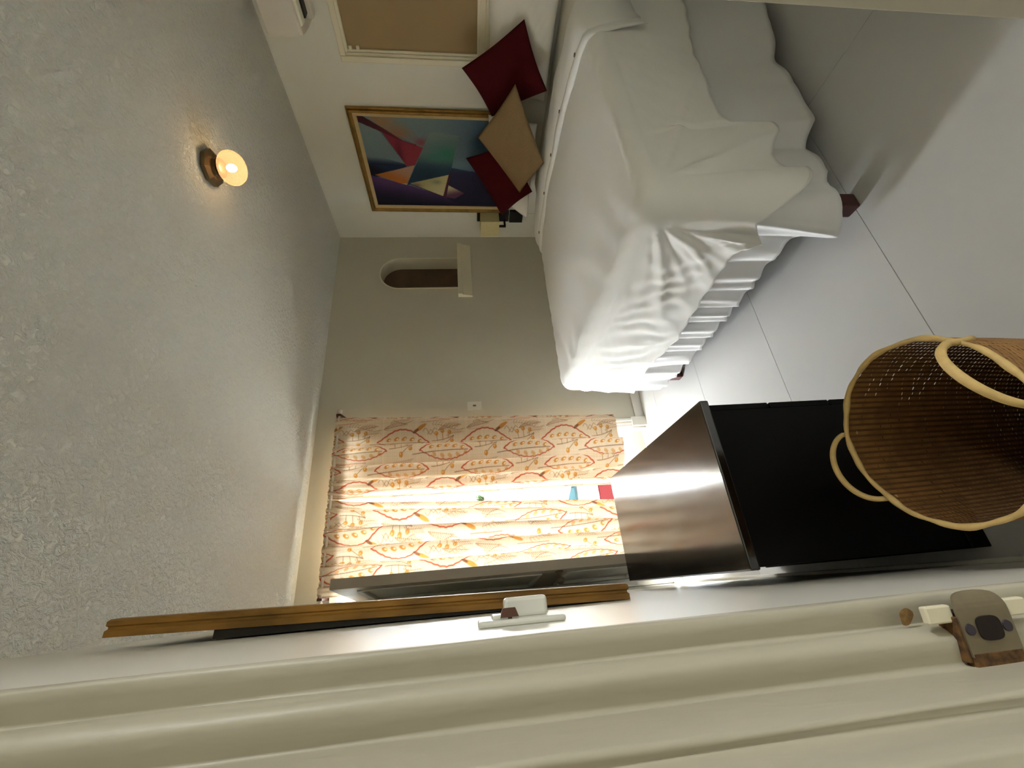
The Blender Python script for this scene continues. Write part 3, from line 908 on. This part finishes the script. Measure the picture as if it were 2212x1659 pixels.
    glow((110, 66, 66), (0.26, 0.33), (0.03, 0.04), 0.7, crm)
    cr2 = [(0.360, 0.600), (0.272, 0.590), (0.174, 0.715), (0.103, 0.640), (0.112, 0.552)]
    fill(cr2, (192, 182, 138), (88, 50, 72), (0.25, 0.60), (0.14, 0.64))
    for pl_ in ([(0.285, 0.285), (0.268, 0.300), (0.112, 0.552), (0.104, 0.60), (0.13, 0.545)], [(0.41, 0.598), (0.415, 0.612), (0.112, 0.566), (0.108, 0.55), (0.126, 0.541)]):
        fill(pl_, (74, 26, 46), (84, 34, 52), (0.3, 0.3), (0.1, 0.6))
    g_ = np.random.default_rng(3).normal(0, 2.2, img.shape[:2])[..., None]
    return np.clip((img + g_) * 0.97, 0, 255)

def frame_bars(bm, w, h, prof):
    """picture frame moulding, mitred; local axes: x across, z up, +y into the room. prof: list of (inset, depth)"""
    loops = []
    for ins, dep in prof:
        loops.append([bm.verts.new((sx * (w / 2 - ins), dep, sz * (h / 2 - ins))) for sx, sz in ((-1, -1), (1, -1), (1, 1), (-1, 1))])
    for a, c in zip(loops[:-1], loops[1:]):
        for i in range(4):
            bm.faces.new((a[i], a[(i + 1) % 4], c[(i + 1) % 4], c[i]))
    return bm

PYa, PYb, PZ0, PZ1 = 1.828, 2.712, 0.985, 2.147
pw, ph = PYb - PYa, PZ1 - PZ0
pt = thing('painting', 'abstract painting of coloured sails in a gold frame', 'painting', (XR - 0.004, 0.5 * (PYa + PYb), 0.5 * (PZ0 + PZ1)), PI / 2)
pt.rotation_euler = (math.radians(0.8), 0, PI / 2)
bm = bmesh.new(); frame_bars(bm, pw, ph, [(0, 0), (0, 0.018), (0.006, 0.026), (0.012, 0.020), (0.016, 0.030), (0.026, 0.034), (0.034, 0.028), (0.038, 0.022), (0.038, 0)]); obj('frame', bm, m_gold, pt)
bm = bmesh.new(); frame_bars(bm, pw - 0.072, ph - 0.072, [(0, 0.022), (0.004, 0.021), (0.024, 0.016), (0.027, 0.010)]); obj('liner', bm, m_liner, pt)
cw, chh = pw - 0.128, ph - 0.128
# local +y points to -X (the room), local +x to +Y; seen from the room the left of the picture is +Y
grid_print('canvas', 190, 260, lambda u, v: np.stack([cw / 2 - u * cw, np.full_like(u, 0.011), chh / 2 - v * chh], -1), abstract, m_canvas, pt)

# second picture on the left wall, seen edge-on, hanging forward at the top
p2w, p2h = 0.90, 1.15
p2 = thing('painting', 'gilt-framed picture hanging forward on the left wall, seen edge-on', 'painting', (XL + 0.001, 1.10 + p2w / 2, 1.031), -PI / 2)
p2.rotation_euler = (math.radians(-1.25), 0, -PI / 2)
z0 = p2h / 2
def shift(bm, dz):
    for v in bm.verts: v.co.z += dz
    return bm
fr = [(0, 0), (0, 0.012), (0.0035, 0.0155), (0.0035, 0.019), (0, 0.022), (0, 0.030), (0.004, 0.034), (0.016, 0.036), (0.03, 0.032), (0.04, 0.022), (0.055, 0.016), (0.055, 0.004)]
bm = bmesh.new(); frame_bars(bm, p2w, p2h, fr); obj('frame', shift(bm, z0), m_oldgold, p2)
bm = bmesh.new(); prism(bm, [(0.004, 0.07), (-0.0008, 0.07), (-0.0100, 0.55), (-0.0180, 0.93), (0.004, 0.93)], 'x', -p2w / 2 + 0.004, p2w / 2 - 0.004); obj('backing', bm, m_backboard, p2)
bm = bmesh.new()
for k_ in range(9):
    x_ = -p2w / 2 - 0.0006; zz_ = 0.035 + 0.0115 * k_ * 0.8; yy_ = 0.010 + 0.002 * math.sin(k_ * 2.1)
    box(bm, x_, x_ + 0.0012, yy_ - 0.0022 - 0.0012 * (k_ % 3), yy_ + 0.001, zz_, zz_ + 0.006 + 0.003 * (k_ % 2))
obj('scuff_marks', bm, m_backboard, p2, kind='stuff')
def plain(UU, VV):
    g = VV[..., None]
    return np.array([120., 140, 150]) * (1 - g) + np.array([60., 60, 92]) * g + 0 * UU[..., None]
grid_print('canvas', 24, 30, lambda u, v: np.stack([-(p2w - .1) / 2 + u * (p2w - .1), np.full_like(u, 0.008), z0 + (p2h - .1) * (0.5 - v)], -1), plain, m_canvas, p2)

# ------------------------------------------------------------------ curtains
TU, TV = 0.44, 0.60
def draw_tile(res=0.002):
    nu, nv = int(TU / res), int(TV / res)
    img = np.zeros((nv, nu, 3)); img[:] = (203, 184, 158)
    uu = (np.arange(nu) + .5) * res; vv = (np.arange(nv) + .5) * res
    GU, GV = np.meshgrid(uu, vv)
    def put(mask, c, al=1.0):
        img[:] = img * (1 - mask[..., None] * al) + np.array(c, float) * mask[..., None] * al
    def wrap(d, T): return (d + T / 2) % T - T / 2
    def line(pts, w, c, al=1.0):
        best = np.full(GU.shape, 9.0)
        for (a, b_) in zip(pts[:-1], pts[1:]):
            du = wrap(GU - a[0], TU); dv = wrap(GV - a[1], TV)
            ex_, ey_ = b_[0] - a[0], b_[1] - a[1]; L2 = ex_ * ex_ + ey_ * ey_ + 1e-12
            t_ = np.clip((du * ex_ + dv * ey_) / L2, 0, 1)
            best = np.minimum(best, np.hypot(du - t_ * ex_, dv - t_ * ey_))
        put(np.clip((w - best) / res + .5, 0, 1), c, al)
    def ell(u0, v0, a, b_, rot, c, al=1.0):
        du = wrap(GU - u0, TU); dv = wrap(GV - v0, TV)
        x = du * math.cos(rot) + dv * math.sin(rot); y = -du * math.sin(rot) + dv * math.cos(rot)
        q = np.sqrt((x / a) ** 2 + (y / b_) ** 2)
        put(np.clip((1 - q) * min(a, b_) / res + .5, 0, 1), c, al)
    RED, OCH, BRN, DK = (168, 72, 46), (184, 126, 58), (128, 92, 62), (96, 62, 46)
    for (cu, cv, sg) in ((0.11, 0.0, 1), (0.33, 0.30, 1)):
        L = 0.37
        for k in range(5):                                          # spot leaves inside the big leaf outline
            v = cv + 0.09 + 0.055 * k; sz = math.sin(PI * (v - cv) / L)
            ell(cu + 0.030 * sz, v - 0.008, 0.011, 0.021 * (0.5 + .5 * sz), -0.5, OCH, .95)
            ell(cu - 0.028 * sz, v + 0.012, 0.010, 0.017 * (0.5 + .5 * sz), 0.5, OCH, .55)
            ell(cu + 0.030 * sz, v - 0.002, 0.004, 0.008, -0.5, (232, 216, 184), .9)
        for s_ in (1, -1):
            pts = [(cu + s_ * (0.088 if s_ > 0 else .046) * math.sin(PI * f) + 0.0025 * math.sin(f * 60), cv + L * f) for f in np.linspace(0, 1, 28)]
            line(pts, 0.0042 if s_ > 0 else 0.0026, RED, .95)
        line([(cu - 0.02 + 0.02 * f + 0.006 * math.sin(3 * f), cv - 0.05 + (L + 0.02) * f) for f in np.linspace(0, 1, 12)], 0.0016, DK, .9)
        # berry stem
        st = [(cu + 0.012 + 0.035 * f * f, cv + L + 0.02 + 0.16 * f) for f in np.linspace(0, 1, 9)]
        line(st, 0.0019, BRN)
        for k, (bu, bv_) in enumerate(((0.060, 0.055), (0.075, 0.100), (0.068, 0.150), (0.012, 0.165), (-0.02, 0.10))):
            i = min(2 + k * 2, 8)
            line([st[i], (cu + bu, cv + L + bv_)], 0.0015, BRN)
            ell(cu + bu, cv + L + bv_, 0.0135, 0.0135, 0, OCH, .92)
            ell(cu + bu + .003, cv + L + bv_ - .003, 0.005, 0.005, 0, (222, 176, 108), .8)
        # fern combs
        for (fu, fv) in ((0.11, 0.05), (0.10, 0.44)):
            line([(cu + fu - .02, cv + fv), (cu + fu + .012, cv + fv + 0.15)], 0.0013, BRN, .8)
            for k in range(13):
                f = k / 12; l = 0.034 * math.sin(PI * (0.15 + .8 * f))
                a0 = (cu + fu - .02 + .032 * f, cv + fv + 0.15 * f)
                line([a0, (a0[0] + l, a0[1] + 0.018)], 0.0019, BRN, .75)
                line([a0, (a0[0] - l * .6, a0[1] + 0.022)], 0.0010, BRN, .55)
        for (fu, fv, l_, sg_) in ((-0.10, 0.10, 0.16, -1), (-0.085, 0.40, 0.13, 1), (0.045, 0.50, 0.11, 1)):
            line([(cu + fu + sg_ * 0.03 * f + 0.006 * math.sin(5 * f), cv + fv + l_ * f) for f in np.linspace(0, 1, 8)], 0.0013, BRN, .75)
            for k in range(9):
                f = k / 8; a0 = (cu + fu + sg_ * 0.03 * f, cv + fv + l_ * f)
                line([a0, (a0[0] + 0.022 * (1 - .5 * f), a0[1] + 0.012), (a0[0] + 0.030 * (1 - .5 * f), a0[1] + 0.024)], 0.0013, BRN, .6)
                line([a0, (a0[0] - 0.020 * (1 - .5 * f), a0[1] + 0.016)], 0.0010, BRN, .5)
        # brush-stroke leaf with a dark tip
        ell(cu + 0.10, cv + 0.315, 0.013, 0.048, -0.55, OCH, .95)
        ell(cu + 0.078, cv + 0.278, 0.009, 0.024, -0.55, DK, .75)
        # thin doodles
        line([(cu + 0.075 + 0.02 * math.sin(9 * f), cv + 0.33 + 0.10 * f) for f in np.linspace(0, 1, 14)], 0.0016, BRN, .8)
        line([(cu + 0.055, cv + 0.36), (cu + 0.085, cv + 0.385), (cu + 0.06, cv + 0.41)], 0.0014, BRN, .8)
        line([(cu - 0.08 + 0.02 * f, cv + 0.02 + 0.20 * f + 0.01 * math.sin(7 * f)) for f in np.linspace(0, 1, 10)], 0.0022, RED, .6)
        line([(cu - 0.06 - 0.03 * math.sin(3 * f), cv + 0.42 + 0.14 * f) for f in np.linspace(0, 1, 10)], 0.0014, DK, .7)
    # slubby weave
    img += np.random.normal(0, 3.0, img.shape[:1] + (1, 1)) + np.random.normal(0, 3.0, (1, nu, 1))
    return np.clip(img, 0, 255)
TILE = draw_tile()
def fabric(u_m, v_m):
    nv, nu = TILE.shape[:2]
    fu = (u_m / TU % 1.0) * nu - .5; fv = (v_m / TV % 1.0) * nv - .5
    i0 = np.floor(fu).astype(int); j0 = np.floor(fv).astype(int)
    a = (fu - i0)[..., None]; b_ = (fv - j0)[..., None]
    g = lambda j, i: TILE[j % nv, i % nu]
    return g(j0, i0) * (1 - a) * (1 - b_) + g(j0, i0 + 1) * a * (1 - b_) + g(j0 + 1, i0) * (1 - a) * b_ + g(j0 + 1, i0 + 1) * a * b_

def curtain(name, label, xl, xr, folds, amp, ztop, zbot, cloth_w, phase, nx, ny, u0, over_=0.8, shear=0.0):
    yc = 2.958
    def place(u, v):
        z = ztop + (zbot(u) - ztop) * v
        x0 = xl(v); x1 = xr(v)
        f_ = folds(u)
        slope = (folds(np.minimum(u + 1e-3, 1.0)) - folds(np.maximum(u - 1e-3, 0.0))) / (np.minimum(u + 1e-3, 1.0) - np.maximum(u - 1e-3, 0.0))
        ph_ = 2 * PI * f_ + phase + 0.30 * np.sin(2.4 * v + 5 * u)
        open_ = np.clip(v * 5.0, 0, 1)
        A = amp(u) * (0.40 + 0.60 * open_) * (1 + 0.25 * np.sin(f_ * 2.6 + 1))
        fine = 0.007 * np.sin(ph_ * 4.3 + 1.3) * np.exp(-v * 11) + 0.002 * np.sin(ph_ * 2.2 + .6 + 2 * v)
        y = yc + A * np.sin(ph_) + fine
        over = 0.75 + over_ * open_ * (0.75 + 0.45 * np.sin(f_ * 2.1 + 1.0))
        e_ = np.clip(np.minimum(u, 1 - u) * 9, 0, 1)
        x = x0 + (x1 - x0) * (u - e_ * over * np.sin(ph_) / (2 * PI * slope))
        # rod pocket
        pocket = np.exp(-((v - 0.012) / 0.012) ** 2)
        y = y * 1.0 - 0.006 * pocket
        return np.stack([x, y, z], -1)
    def colr(u, v):
        return fabric(u0 + u * cloth_w + shear * v, v * (ztop - 0.25))
    return grid_print(name, nx, ny, place, colr, m_curtain, None)
cr = curtain('curtain', '', lambda v: np.interp(v, [0, .05, .12, .42, .73, .93, 1.0], [0.655, 0.65, 0.648, 0.640, 0.640, 0.632, 0.628]),
             lambda v: 1.245 - 0.075 * v, lambda u: 2.4 * u + 2.6 * (1 - (1 - u) ** 3), lambda u: 0.022 + 0 * u,
             2.345, lambda u: 0.255 + 0.015 * np.sin(9 * u), 1.05, 0.7, 380, 620, 0.02, 0.9)
tag(cr, 'printed leaf-pattern curtain, the dimmer panel nearer the niche', 'curtain', 'printed curtains on the terrace door')
cl = curtain('curtain', '', lambda v: 0.062 + 0.02 * v,
             lambda v: np.interp(v, [0, .07, .12, .42, .73, .93, 1.0], [0.650, 0.632, 0.622, 0.583, 0.543, 0.518, 0.512]), lambda u: 5.2 * u + 0.05 * np.sin(12 * u), lambda u: 0.024 + 0 * u,
             2.345, lambda u: 0.207 + 0 * u, -1.05, 2.4, 380, 580, 0.31, 1.15, 0.28)
tag(cl, 'printed leaf-pattern curtain, the bright panel behind the opened door leaf', 'curtain', 'printed curtains on the terrace door')
rd = thing('curtain_rod', 'white curtain rod with round ends and dark red brackets', 'curtain rod', (0, 2.955, 2.322))
bm = bmesh.new(); cyl(bm, (0.035, 0, 0), (1.275, 0, 0), 0.008); obj('rod', bm, m_rod, rd, smooth=True)
for x, sg in ((0.035, -1), (1.275, 1)):
    bm = bmesh.new(); bmesh.ops.create_uvsphere(bm, u_segments=16, v_segments=10, radius=0.019)
    for v in bm.verts: v.co = Vector((v.co.x * 1.1 + x + sg * 0.014, v.co.y, v.co.z))
    obj('finial', bm, m_rod, rd, smooth=True)
for x in (0.055, 1.258):
    bm = bmesh.new()
    prism(bm, [(-0.018, -0.012), (-0.018, 0.018), (0.02, 0.026), (0.075, 0.03), (0.075, -0.035)], 'x', x - 0.007, x + 0.007)
    obj('bracket', bm, m_dkred, rd)

# ------------------------------------------------------------------ ceiling lamp
lp = thing('ceiling_lamp', 'small bronze ceiling lamp with a ribbed glass globe, lit', 'lamp', (1.815, 1.365, ZC))
bm = bmesh.new(); lathe(bm, [(0.070, 0.0), (0.078, -0.006), (0.078, -0.022), (0.058, -0.032), (0.046, -0.034), (0.044, -0.044), (0.030, -0.046)], 8)
obj('canopy', bm, m_bronze, lp)
bm = bmesh.new(); lathe(bm, [(0.036, -0.034), (0.038, -0.050), (0.040, -0.052), (0.038, -0.058), (0.020, -0.058)], 24)
obj('collar', bm, m_bronze, lp, smooth=True)
m_globe = bpy.data.materials.new('ribbed_glass'); m_globe.use_nodes = True
t = m_globe.node_tree; b = t.nodes['Principled BSDF']
b.inputs['Base Color'].default_value = (0.62, 0.48, 0.33, 1); b.inputs['Roughness'].default_value = 0.2
tr = t.nodes.new('ShaderNodeBsdfTranslucent'); tr.inputs[0].default_value = (0.34, 0.26, 0.18, 1)
tp = t.nodes.new('ShaderNodeBsdfTransparent'); tp.inputs[0].default_value = (1.0, 0.93, 0.82, 1)
mx = t.nodes.new('ShaderNodeMixShader'); mx.inputs[0].default_value = 0.6
t.links.new(tr.outputs[0], mx.inputs[1]); t.links.new(tp.outputs[0], mx.inputs[2])
mx2 = t.nodes.new('ShaderNodeMixShader'); mx2.inputs[0].default_value = 0.12
t.links.new(mx.outputs[0], mx2.inputs[1]); t.links.new(b.outputs[0], mx2.inputs[2])
t.links.new(mx2.outputs[0], t.nodes['Material Output'].inputs[0])
bm = bmesh.new()
prof = [(0.034, -0.050)] + [(0.072 * math.sin(a), -0.104 + 0.056 * math.cos(a)) for a in np.linspace(0.5, PI - 0.03, 22)]
prof = [(r_q, z_q + 0.006) for r_q, z_q in prof]
lathe(bm, prof, 96, rib=lambda i, z: 0.032 * (1 if i % 4 < 2 else -1) + 0.012 * math.sin(z * 900))
obj('globe', bm, m_globe, lp, smooth=True)
m_bulb = bpy.data.materials.new('lit_bulb'); m_bulb.use_nodes = True
t = m_bulb.node_tree; t.nodes.remove(t.nodes['Principled BSDF'])
em = t.nodes.new('ShaderNodeEmission'); em.inputs[0].default_value = (1.0, 0.74, 0.42, 1); em.inputs[1].default_value = 13.0
t.links.new(em.outputs[0], t.nodes['Material Output'].inputs[0])
bm = bmesh.new(); bmesh.ops.create_uvsphere(bm, u_segments=16, v_segments=12, radius=0.017)
for v in bm.verts: v.co.z = v.co.z * 1.3 - 0.096
obj('bulb', bm, m_bulb, lp, smooth=True)

# ------------------------------------------------------------------ air conditioner
ac = thing('air_conditioner', 'white wall air conditioner above the window', 'air conditioner', (XR, 0.55, 2.20))
def acp(bm): 
    for v in bm.verts: v.co -= Vector((XR, 0.55, 2.20))
    return bm
prof = [(XR, 2.425), (2.908, 2.425), (2.895, 2.420), (2.886, 2.408), (2.884, 2.32), (2.886, 2.240), (2.895, 2.224), (2.92, 2.216), (2.985, 2.205), (XR, 2.200)]
bm = bmesh.new(); prism(bm, prof, 'y', 0.55, 1.335); obj('body', acp(bm), m_ac, ac)
bm = bmesh.new(); prism(bm, [(2.881, 2.222), (2.8875, 2.216), (2.93, 2.208), (2.93, 2.204), (2.887, 2.208), (2.876, 2.216)], 'y', 0.62, 1.285); obj('flap', acp(bm), m_ac_flap, ac)
bm = bmesh.new(); box(bm, 2.94, 3.00, 0.62, 1.275, 2.196, 2.206); obj('vent_slot', acp(bm), m_black, ac)
bm = bmesh.new(); box(bm, 3.01, XR, 0.60, 1.31, 2.172, 2.203, bev=0.006); obj('rear_rail', acp(bm), m_ac, ac)

# ------------------------------------------------------------------ wall lamp beside the bed
sc = thing('wall_lamp', 'black wall lamp with a square cream shade beside the bed', 'wall lamp', (XR, 2.76, 0.82))
def scp(bm):
    for v in bm.verts: v.co -= Vector((XR, 2.76, 0.82))
    return bm
obj('back_plate', scp(B(XR - 0.022, XR, 2.700, 2.818, 0.945, 1.232, bev=0.002)), m_black, sc)
obj('socket_box', scp(B(XR - 0.035, XR, 2.700, 2.818, 0.818, 0.938, bev=0.002)), m_black, sc)
bm = bmesh.new(); box(bm, XR - 0.105, XR - 0.02, 2.795, 2.811, 0.975, 0.991); box(bm, XR - 0.105, XR - 0.089, 2.795, 2.811, 0.975, 1.06)
obj('arm', scp(bm), m_black, sc)
bm = bmesh.new()
prism(bm, [(XR - 0.155, 1.042), (XR - 0.024, 1.042), (XR - 0.040, 1.207), (XR - 0.155, 1.207)], 'y', 2.700, 2.868)
obj('shade', scp(bm), m_lampshade, sc)
bm = bmesh.new(); tube(bm, [(XR - 0.006, 2.742, 0.822), (XR - 0.006, 2.742, 0.60), (XR - 0.006, 2.74, 0.40), (XR - 0.006, 2.74, 0.30)], 0.003, 6)
obj('cord', scp(bm), m_switch, sc)

# ------------------------------------------------------------------ switches
sw_ = thing('light_switch', 'white switch box with a brown toggle on the left wall', 'light switch', (XL, 0.665, 1.337))
def swp(bm):
    for v in bm.verts: v.co -= Vector((XL, 0.665, 1.337))
    return bm
poly = [(0.668 + 0.036 * sx * (1 - 0.0), z) for sx, z in ()]
bm = bmesh.new(); box(bm, XL, XL + 0.008, 0.633, 0.705, 1.279, 1.396, bev=0.0035, seg=3); obj('plate', swp(bm), m_switch, sw_)
bm = bmesh.new(); box(bm, XL + 0.007, XL + 0.0135, 0.645, 0.695, 1.355, 1.376, bev=0.002); obj('upper_block', swp(bm), m_switch, sw_)
bm = bmesh.new(); box(bm, XL + 0.007, XL + 0.033, 0.668, 0.70, 1.297, 1.358, bev=0.005, seg=3); obj('switch_body', swp(bm), m_switch, sw_)
bm = bmesh.new(); box(bm, XL + 0.007, XL + 0.011, 0.646, 0.652, 1.350, 1.356)
prism(bm, [(XL + 0.010, 1.341), (XL + 0.010, 1.366), (XL + 0.021, 1.362), (XL + 0.021, 1.345)], 'y', 0.643, 0.656)
obj('toggle', swp(bm), m_brown, sw_)
s2 = thing('light_switch', 'small flush white switch on the back wall beside the curtain', 'light switch', (1.318, YB, 1.336))
bm = bmesh.new(); box(bm, -0.036, 0.036, -0.006, 0, -0.055, 0.055, bev=0.002); obj('plate', bm, m_wall, s2)
bm = bmesh.new(); box(bm, -0.006, 0.006, -0.012, -0.005, -0.012, 0.012, bev=0.001); obj('toggle', bm, m_button, s2)

# ------------------------------------------------------------------ strike plate on the jamb
du = Vector((-0.993, 0.115, 0)).normalized(); nn = Vector((0, 0, 1)).cross(du)
org = Vector((-0.0512, 0.3235, 1.033))
if nn.dot(-org + Vector((0, 0, org.z))) < 0: nn = -nn
MS = Matrix((du, nn, Vector((0, 0, 1)))).transposed().to_4x4()
MS.translation = org
sp = thing('strike_plate', 'worn steel strike plate with two screws on the door jamb', 'strike plate', org)
Mi = Matrix.Translation(-org)
def spp(bm):
    bmesh.ops.transform(bm, matrix=Mi @ MS, verts=bm.verts); return bm
for z0_, z1_ in ((0.021, 0.042), (-0.042, -0.021)):
    obj('painted_tab', spp(B(-0.0155, -0.004, -0.006, -0.0005, z0_, z1_, bev=0.0012)), m_trim, sp)
def curl(x): return 0.0024 - max(0.0, -x - 0.011) ** 2 * 22
xs_ = [0.0175, 0.010, 0.0, -0.006, -0.010, -0.013, -0.016, -0.0185, -0.0205, -0.0220, -0.0230, -0.0235]
ws_ = [0.0205, 0.0209, 0.0212, 0.0214, 0.0214, 0.0212, 0.0205, 0.0193, 0.0175, 0.0148, 0.0105, 0.0040]
bm = bmesh.new()
rows = []
for x, w in zip(xs_, ws_):
    rows.append([bm.verts.new((x, curl(x), w)), bm.verts.new((x, curl(x), -w)), bm.verts.new((x, curl(x) - 0.0016, -w)), bm.verts.new((x, curl(x) - 0.0016, w))])
for p, q in zip(rows[:-1], rows[1:]):
    for i in range(4): bm.faces.new((p[i], p[(i + 1) % 4], q[(i + 1) % 4], q[i]))
bm.faces.new(rows[0]); bm.faces.new(rows[-1][::-1])
obj('plate', spp(bm), m_steel, sp)
obj('plate_body', spp(B(-0.010, 0.0165, -0.012, 0.0004, -0.0195, 0.0200)), m_hole, sp)
hp = [(0.0078 * (abs(math.cos(a)) ** .5) * (1 if math.cos(a) > 0 else -1) + 0.0005, 0.0098 * (abs(math.sin(a)) ** .65) * (1 if math.sin(a) > 0 else -1)) for a in np.linspace(0, 2 * PI, 28, endpoint=False)]
bm = bmesh.new()
A = [bm.verts.new((x, 0.0034, z)) for x, z in hp]; D = [bm.verts.new((x, 0.0010, z)) for x, z in hp]
for i in range(28): bm.faces.new((A[i], A[(i + 1) % 28], D[(i + 1) % 28], D[i]))
bm.faces.new(A)
obj('latch_hole', spp(bm), m_hole, sp)
for z in (0.0155, -0.0150):
    bm = bmesh.new(); cyl(bm, (0.0005, 0.001, z), (0.0005, 0.0032, z), 0.0042, 0.0036, 14); obj('screw', spp(bm), m_screw, sp)
obj('rusted_edge', spp(B(0.0150, 0.0245, -0.012, 0.0026, -0.0200, 0.0205, bev=0.001)), m_rust, sp)
obj('rusted_side', spp(B(-0.008, 0.021, -0.012, 0.0012, 0.0206, 0.0240, bev=0.0008)), m_rust, sp)

bm = bmesh.new()
c0_ = bm.verts.new((-0.008, 0.0003, 0.0462)); rg_ = [bm.verts.new((-0.008 + 0.0055 * math.cos(a) + 0.3 * 0.006 * math.sin(a), 0.0001, 0.0462 + 0.0060 * math.sin(a) * (1 + .15 * math.sin(3 * a)))) for a in np.linspace(0, 2 * PI, 18, endpoint=False)]
for i in range(18): bm.faces.new((c0_, rg_[i], rg_[(i + 1) % 18]))
for v in bm.verts: v.co.y -= 0.0135
obj('rust_stain', spp(bm), mat('brown_smudge', (140, 108, 62), rough=0.8, var=0.4, vscale=200), sp)
